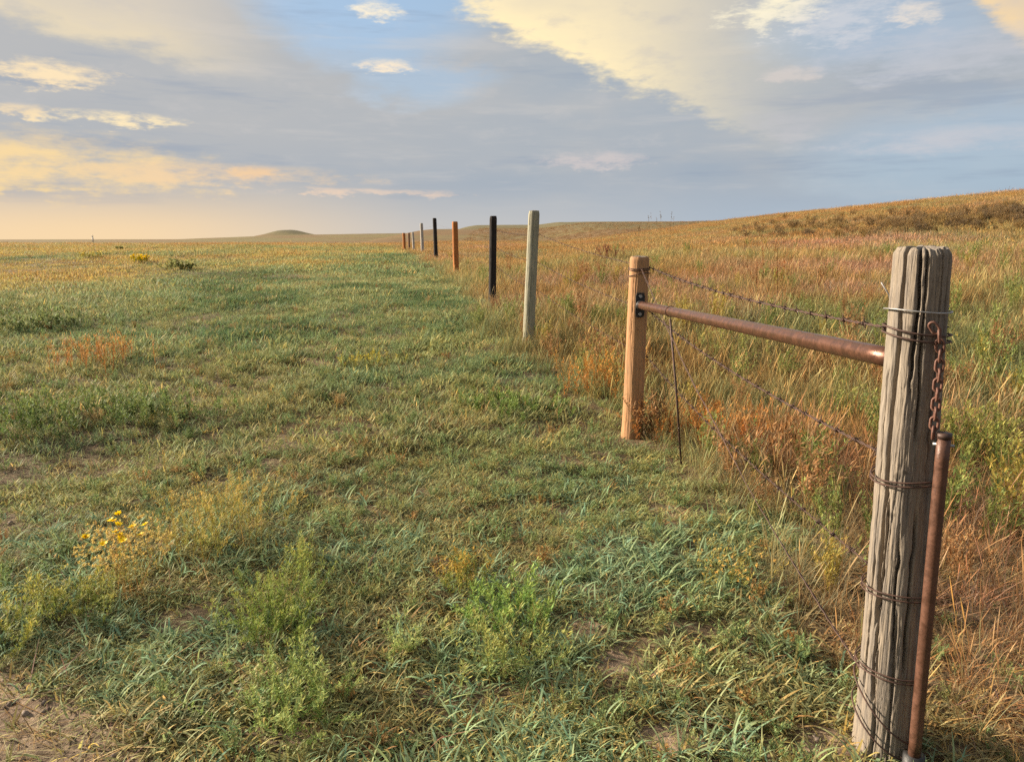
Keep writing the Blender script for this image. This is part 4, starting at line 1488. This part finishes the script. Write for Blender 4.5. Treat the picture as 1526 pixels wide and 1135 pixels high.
# beyond the fence
weed('rusty_bush', 'bushy orange brown weed at the foot of the thin iron rod', 1075, 668, n=70, h=.38, rad=.55, per=70, leaf=.03, lw=.006, spread=(.05, .75), col=(176, 112, 54), stem=(140, 88, 50), tip=(206, 146, 74), root=.4)
weed('rusty_bush', 'rust coloured weed sprouting at the foot of the orange brown post', 985, 655, n=40, h=.32, rad=.35, per=50, leaf=.03, lw=.006, spread=(.05, .6), col=(172, 110, 56), stem=(140, 88, 50), tip=(200, 140, 70), root=.4)
weed('rusty_bush', 'orange gold weed clump on the open side of the orange brown post', 890, 592, n=50, h=.42, rad=.45, per=50, leaf=.035, lw=.007, spread=(.05, .5), col=(180, 122, 58), stem=(150, 96, 54), tip=(204, 150, 74), root=.4)
weed('green_bush', 'fresh green leafy weed behind the brace pipe near the corner post', 1262, 628, n=24, h=.34, rad=.3, per=50, leaf=.036, lw=.008, spread=(.05, .7), col=(126, 138, 72), tip=(160, 158, 86), root=.35)
weed('green_bush', 'tall green leafy weed clump past the rusty chain and gate pipe', 1455, 690, n=60, h=.42, rad=.5, per=60, leaf=.04, lw=.009, spread=(.05, .7), col=(126, 140, 70), tip=(166, 162, 86), root=.4)
weed('green_bush', 'green leafy weed growing behind the middle of the brace pipe', 1090, 540, n=30, h=.4, rad=.5, per=50, leaf=.04, lw=.009, spread=(.05, .6), col=(128, 138, 74), tip=(166, 160, 88), root=.4)
r_, _, _ = weed('flowering_weed', 'low weed dotted with small buff yellow buds in front of the brace', 1090, 880, 'wildflower', n=30, h=.16, rad=.24, per=30, leaf=.02, lw=.005, spread=(.1, .9), col=(146, 144, 74), tip=(180, 160, 84), root=.3)
seed_heads(r_, 34, .16, .17, .010, (226, 190, 110))
weed('tall_dead_weed', 'tall branching dead brown weed rising behind the top barbed wire', 1142, 446, n=9, h=1.0, rad=.4, per=46, leaf=.045, lw=.013, spread=(.02, .42), col=(140, 92, 54), stem=(112, 74, 48), tip=(164, 108, 62), root=.2, stem_w=.010, start=.4)
weed('tall_dead_weed', 'dark reddish dead weed clump behind the top wire, near the orange post', 900, 392, n=26, h=.6, rad=.6, per=60, leaf=.06, lw=.02, spread=(.02, .5), col=(126, 82, 62), stem=(104, 70, 52), tip=(140, 94, 70), root=.4, stem_w=.010)
for q, (px_, h, lb) in enumerate([(952, 1.75, 'short thin seed stalk on the skyline, nearest the orange post'), (968, 1.95, 'thin dark seed stalk on the skyline beside a short one'),
                                  (984, 2.2, 'tallest thin seed stalk standing on the skyline'), (1003, 1.9, 'thin seed stalk on the skyline farthest from the orange post')]):
    yy = 47.0 + q
    xx = (px_ - 763) / FPX * yy * cos(PITCH)
    root = empty('seed_stalk', (xx, yy, hz(xx, yy)), lb, 'weed', 'seed stalks on the skyline')
    st, lv = leafy_bunch(3, h, .3, 14, .07, .05, (.0, .12), lin3(116, 96, 66), lin3(110, 92, 62), stem_w=.018, start=.78, root=.3)
    link('stems', st.mesh('stems'), M_PLANT, root)['kind'] = 'stuff'
    link('leaves', lv.mesh('leaves'), M_PLANT, root)['kind'] = 'stuff'

# ------------------------------------------------------------------ far off: a mast and a tree on the plain
def far_at(px_, y):
    u = (px_ - 763) / FPX
    x = u * y * cos(PITCH)
    return x, y, hz(x, y)


mx_, my_, mz_ = far_at(138, 1500)
mast = empty('lattice_mast', (mx_, my_, mz_), 'tiny lattice mast far off on the flat horizon', 'mast')
H = 15.0
for sx, sy in ((-1, -1), (1, -1), (1, 1), (-1, 1)):
    link('leg', mesh_from('leg', *tube(np.array([[sx * 1.4, sy * 1.4, -1], [sx * .3, sy * .3, H]]), .28, 6), True), M_ZINC, mast)
for k in range(5):
    z = H * (k + .5) / 5
    w = 1.4 - 1.1 * z / H
    for s in (-1, 1):
        link('cross_bar', mesh_from('cross_bar', *tube(np.array([[-w, s * w, z], [w, s * w, z]]), .16, 5), True), M_ZINC, mast)
link('top_wheel', mesh_from('top_wheel', *tube(np.stack([1.6 * np.cos(rp), 0 * rp - .4, H + 1.6 * np.sin(rp)], 1), .25, 6, closed=True), True), M_ZINC, mast)
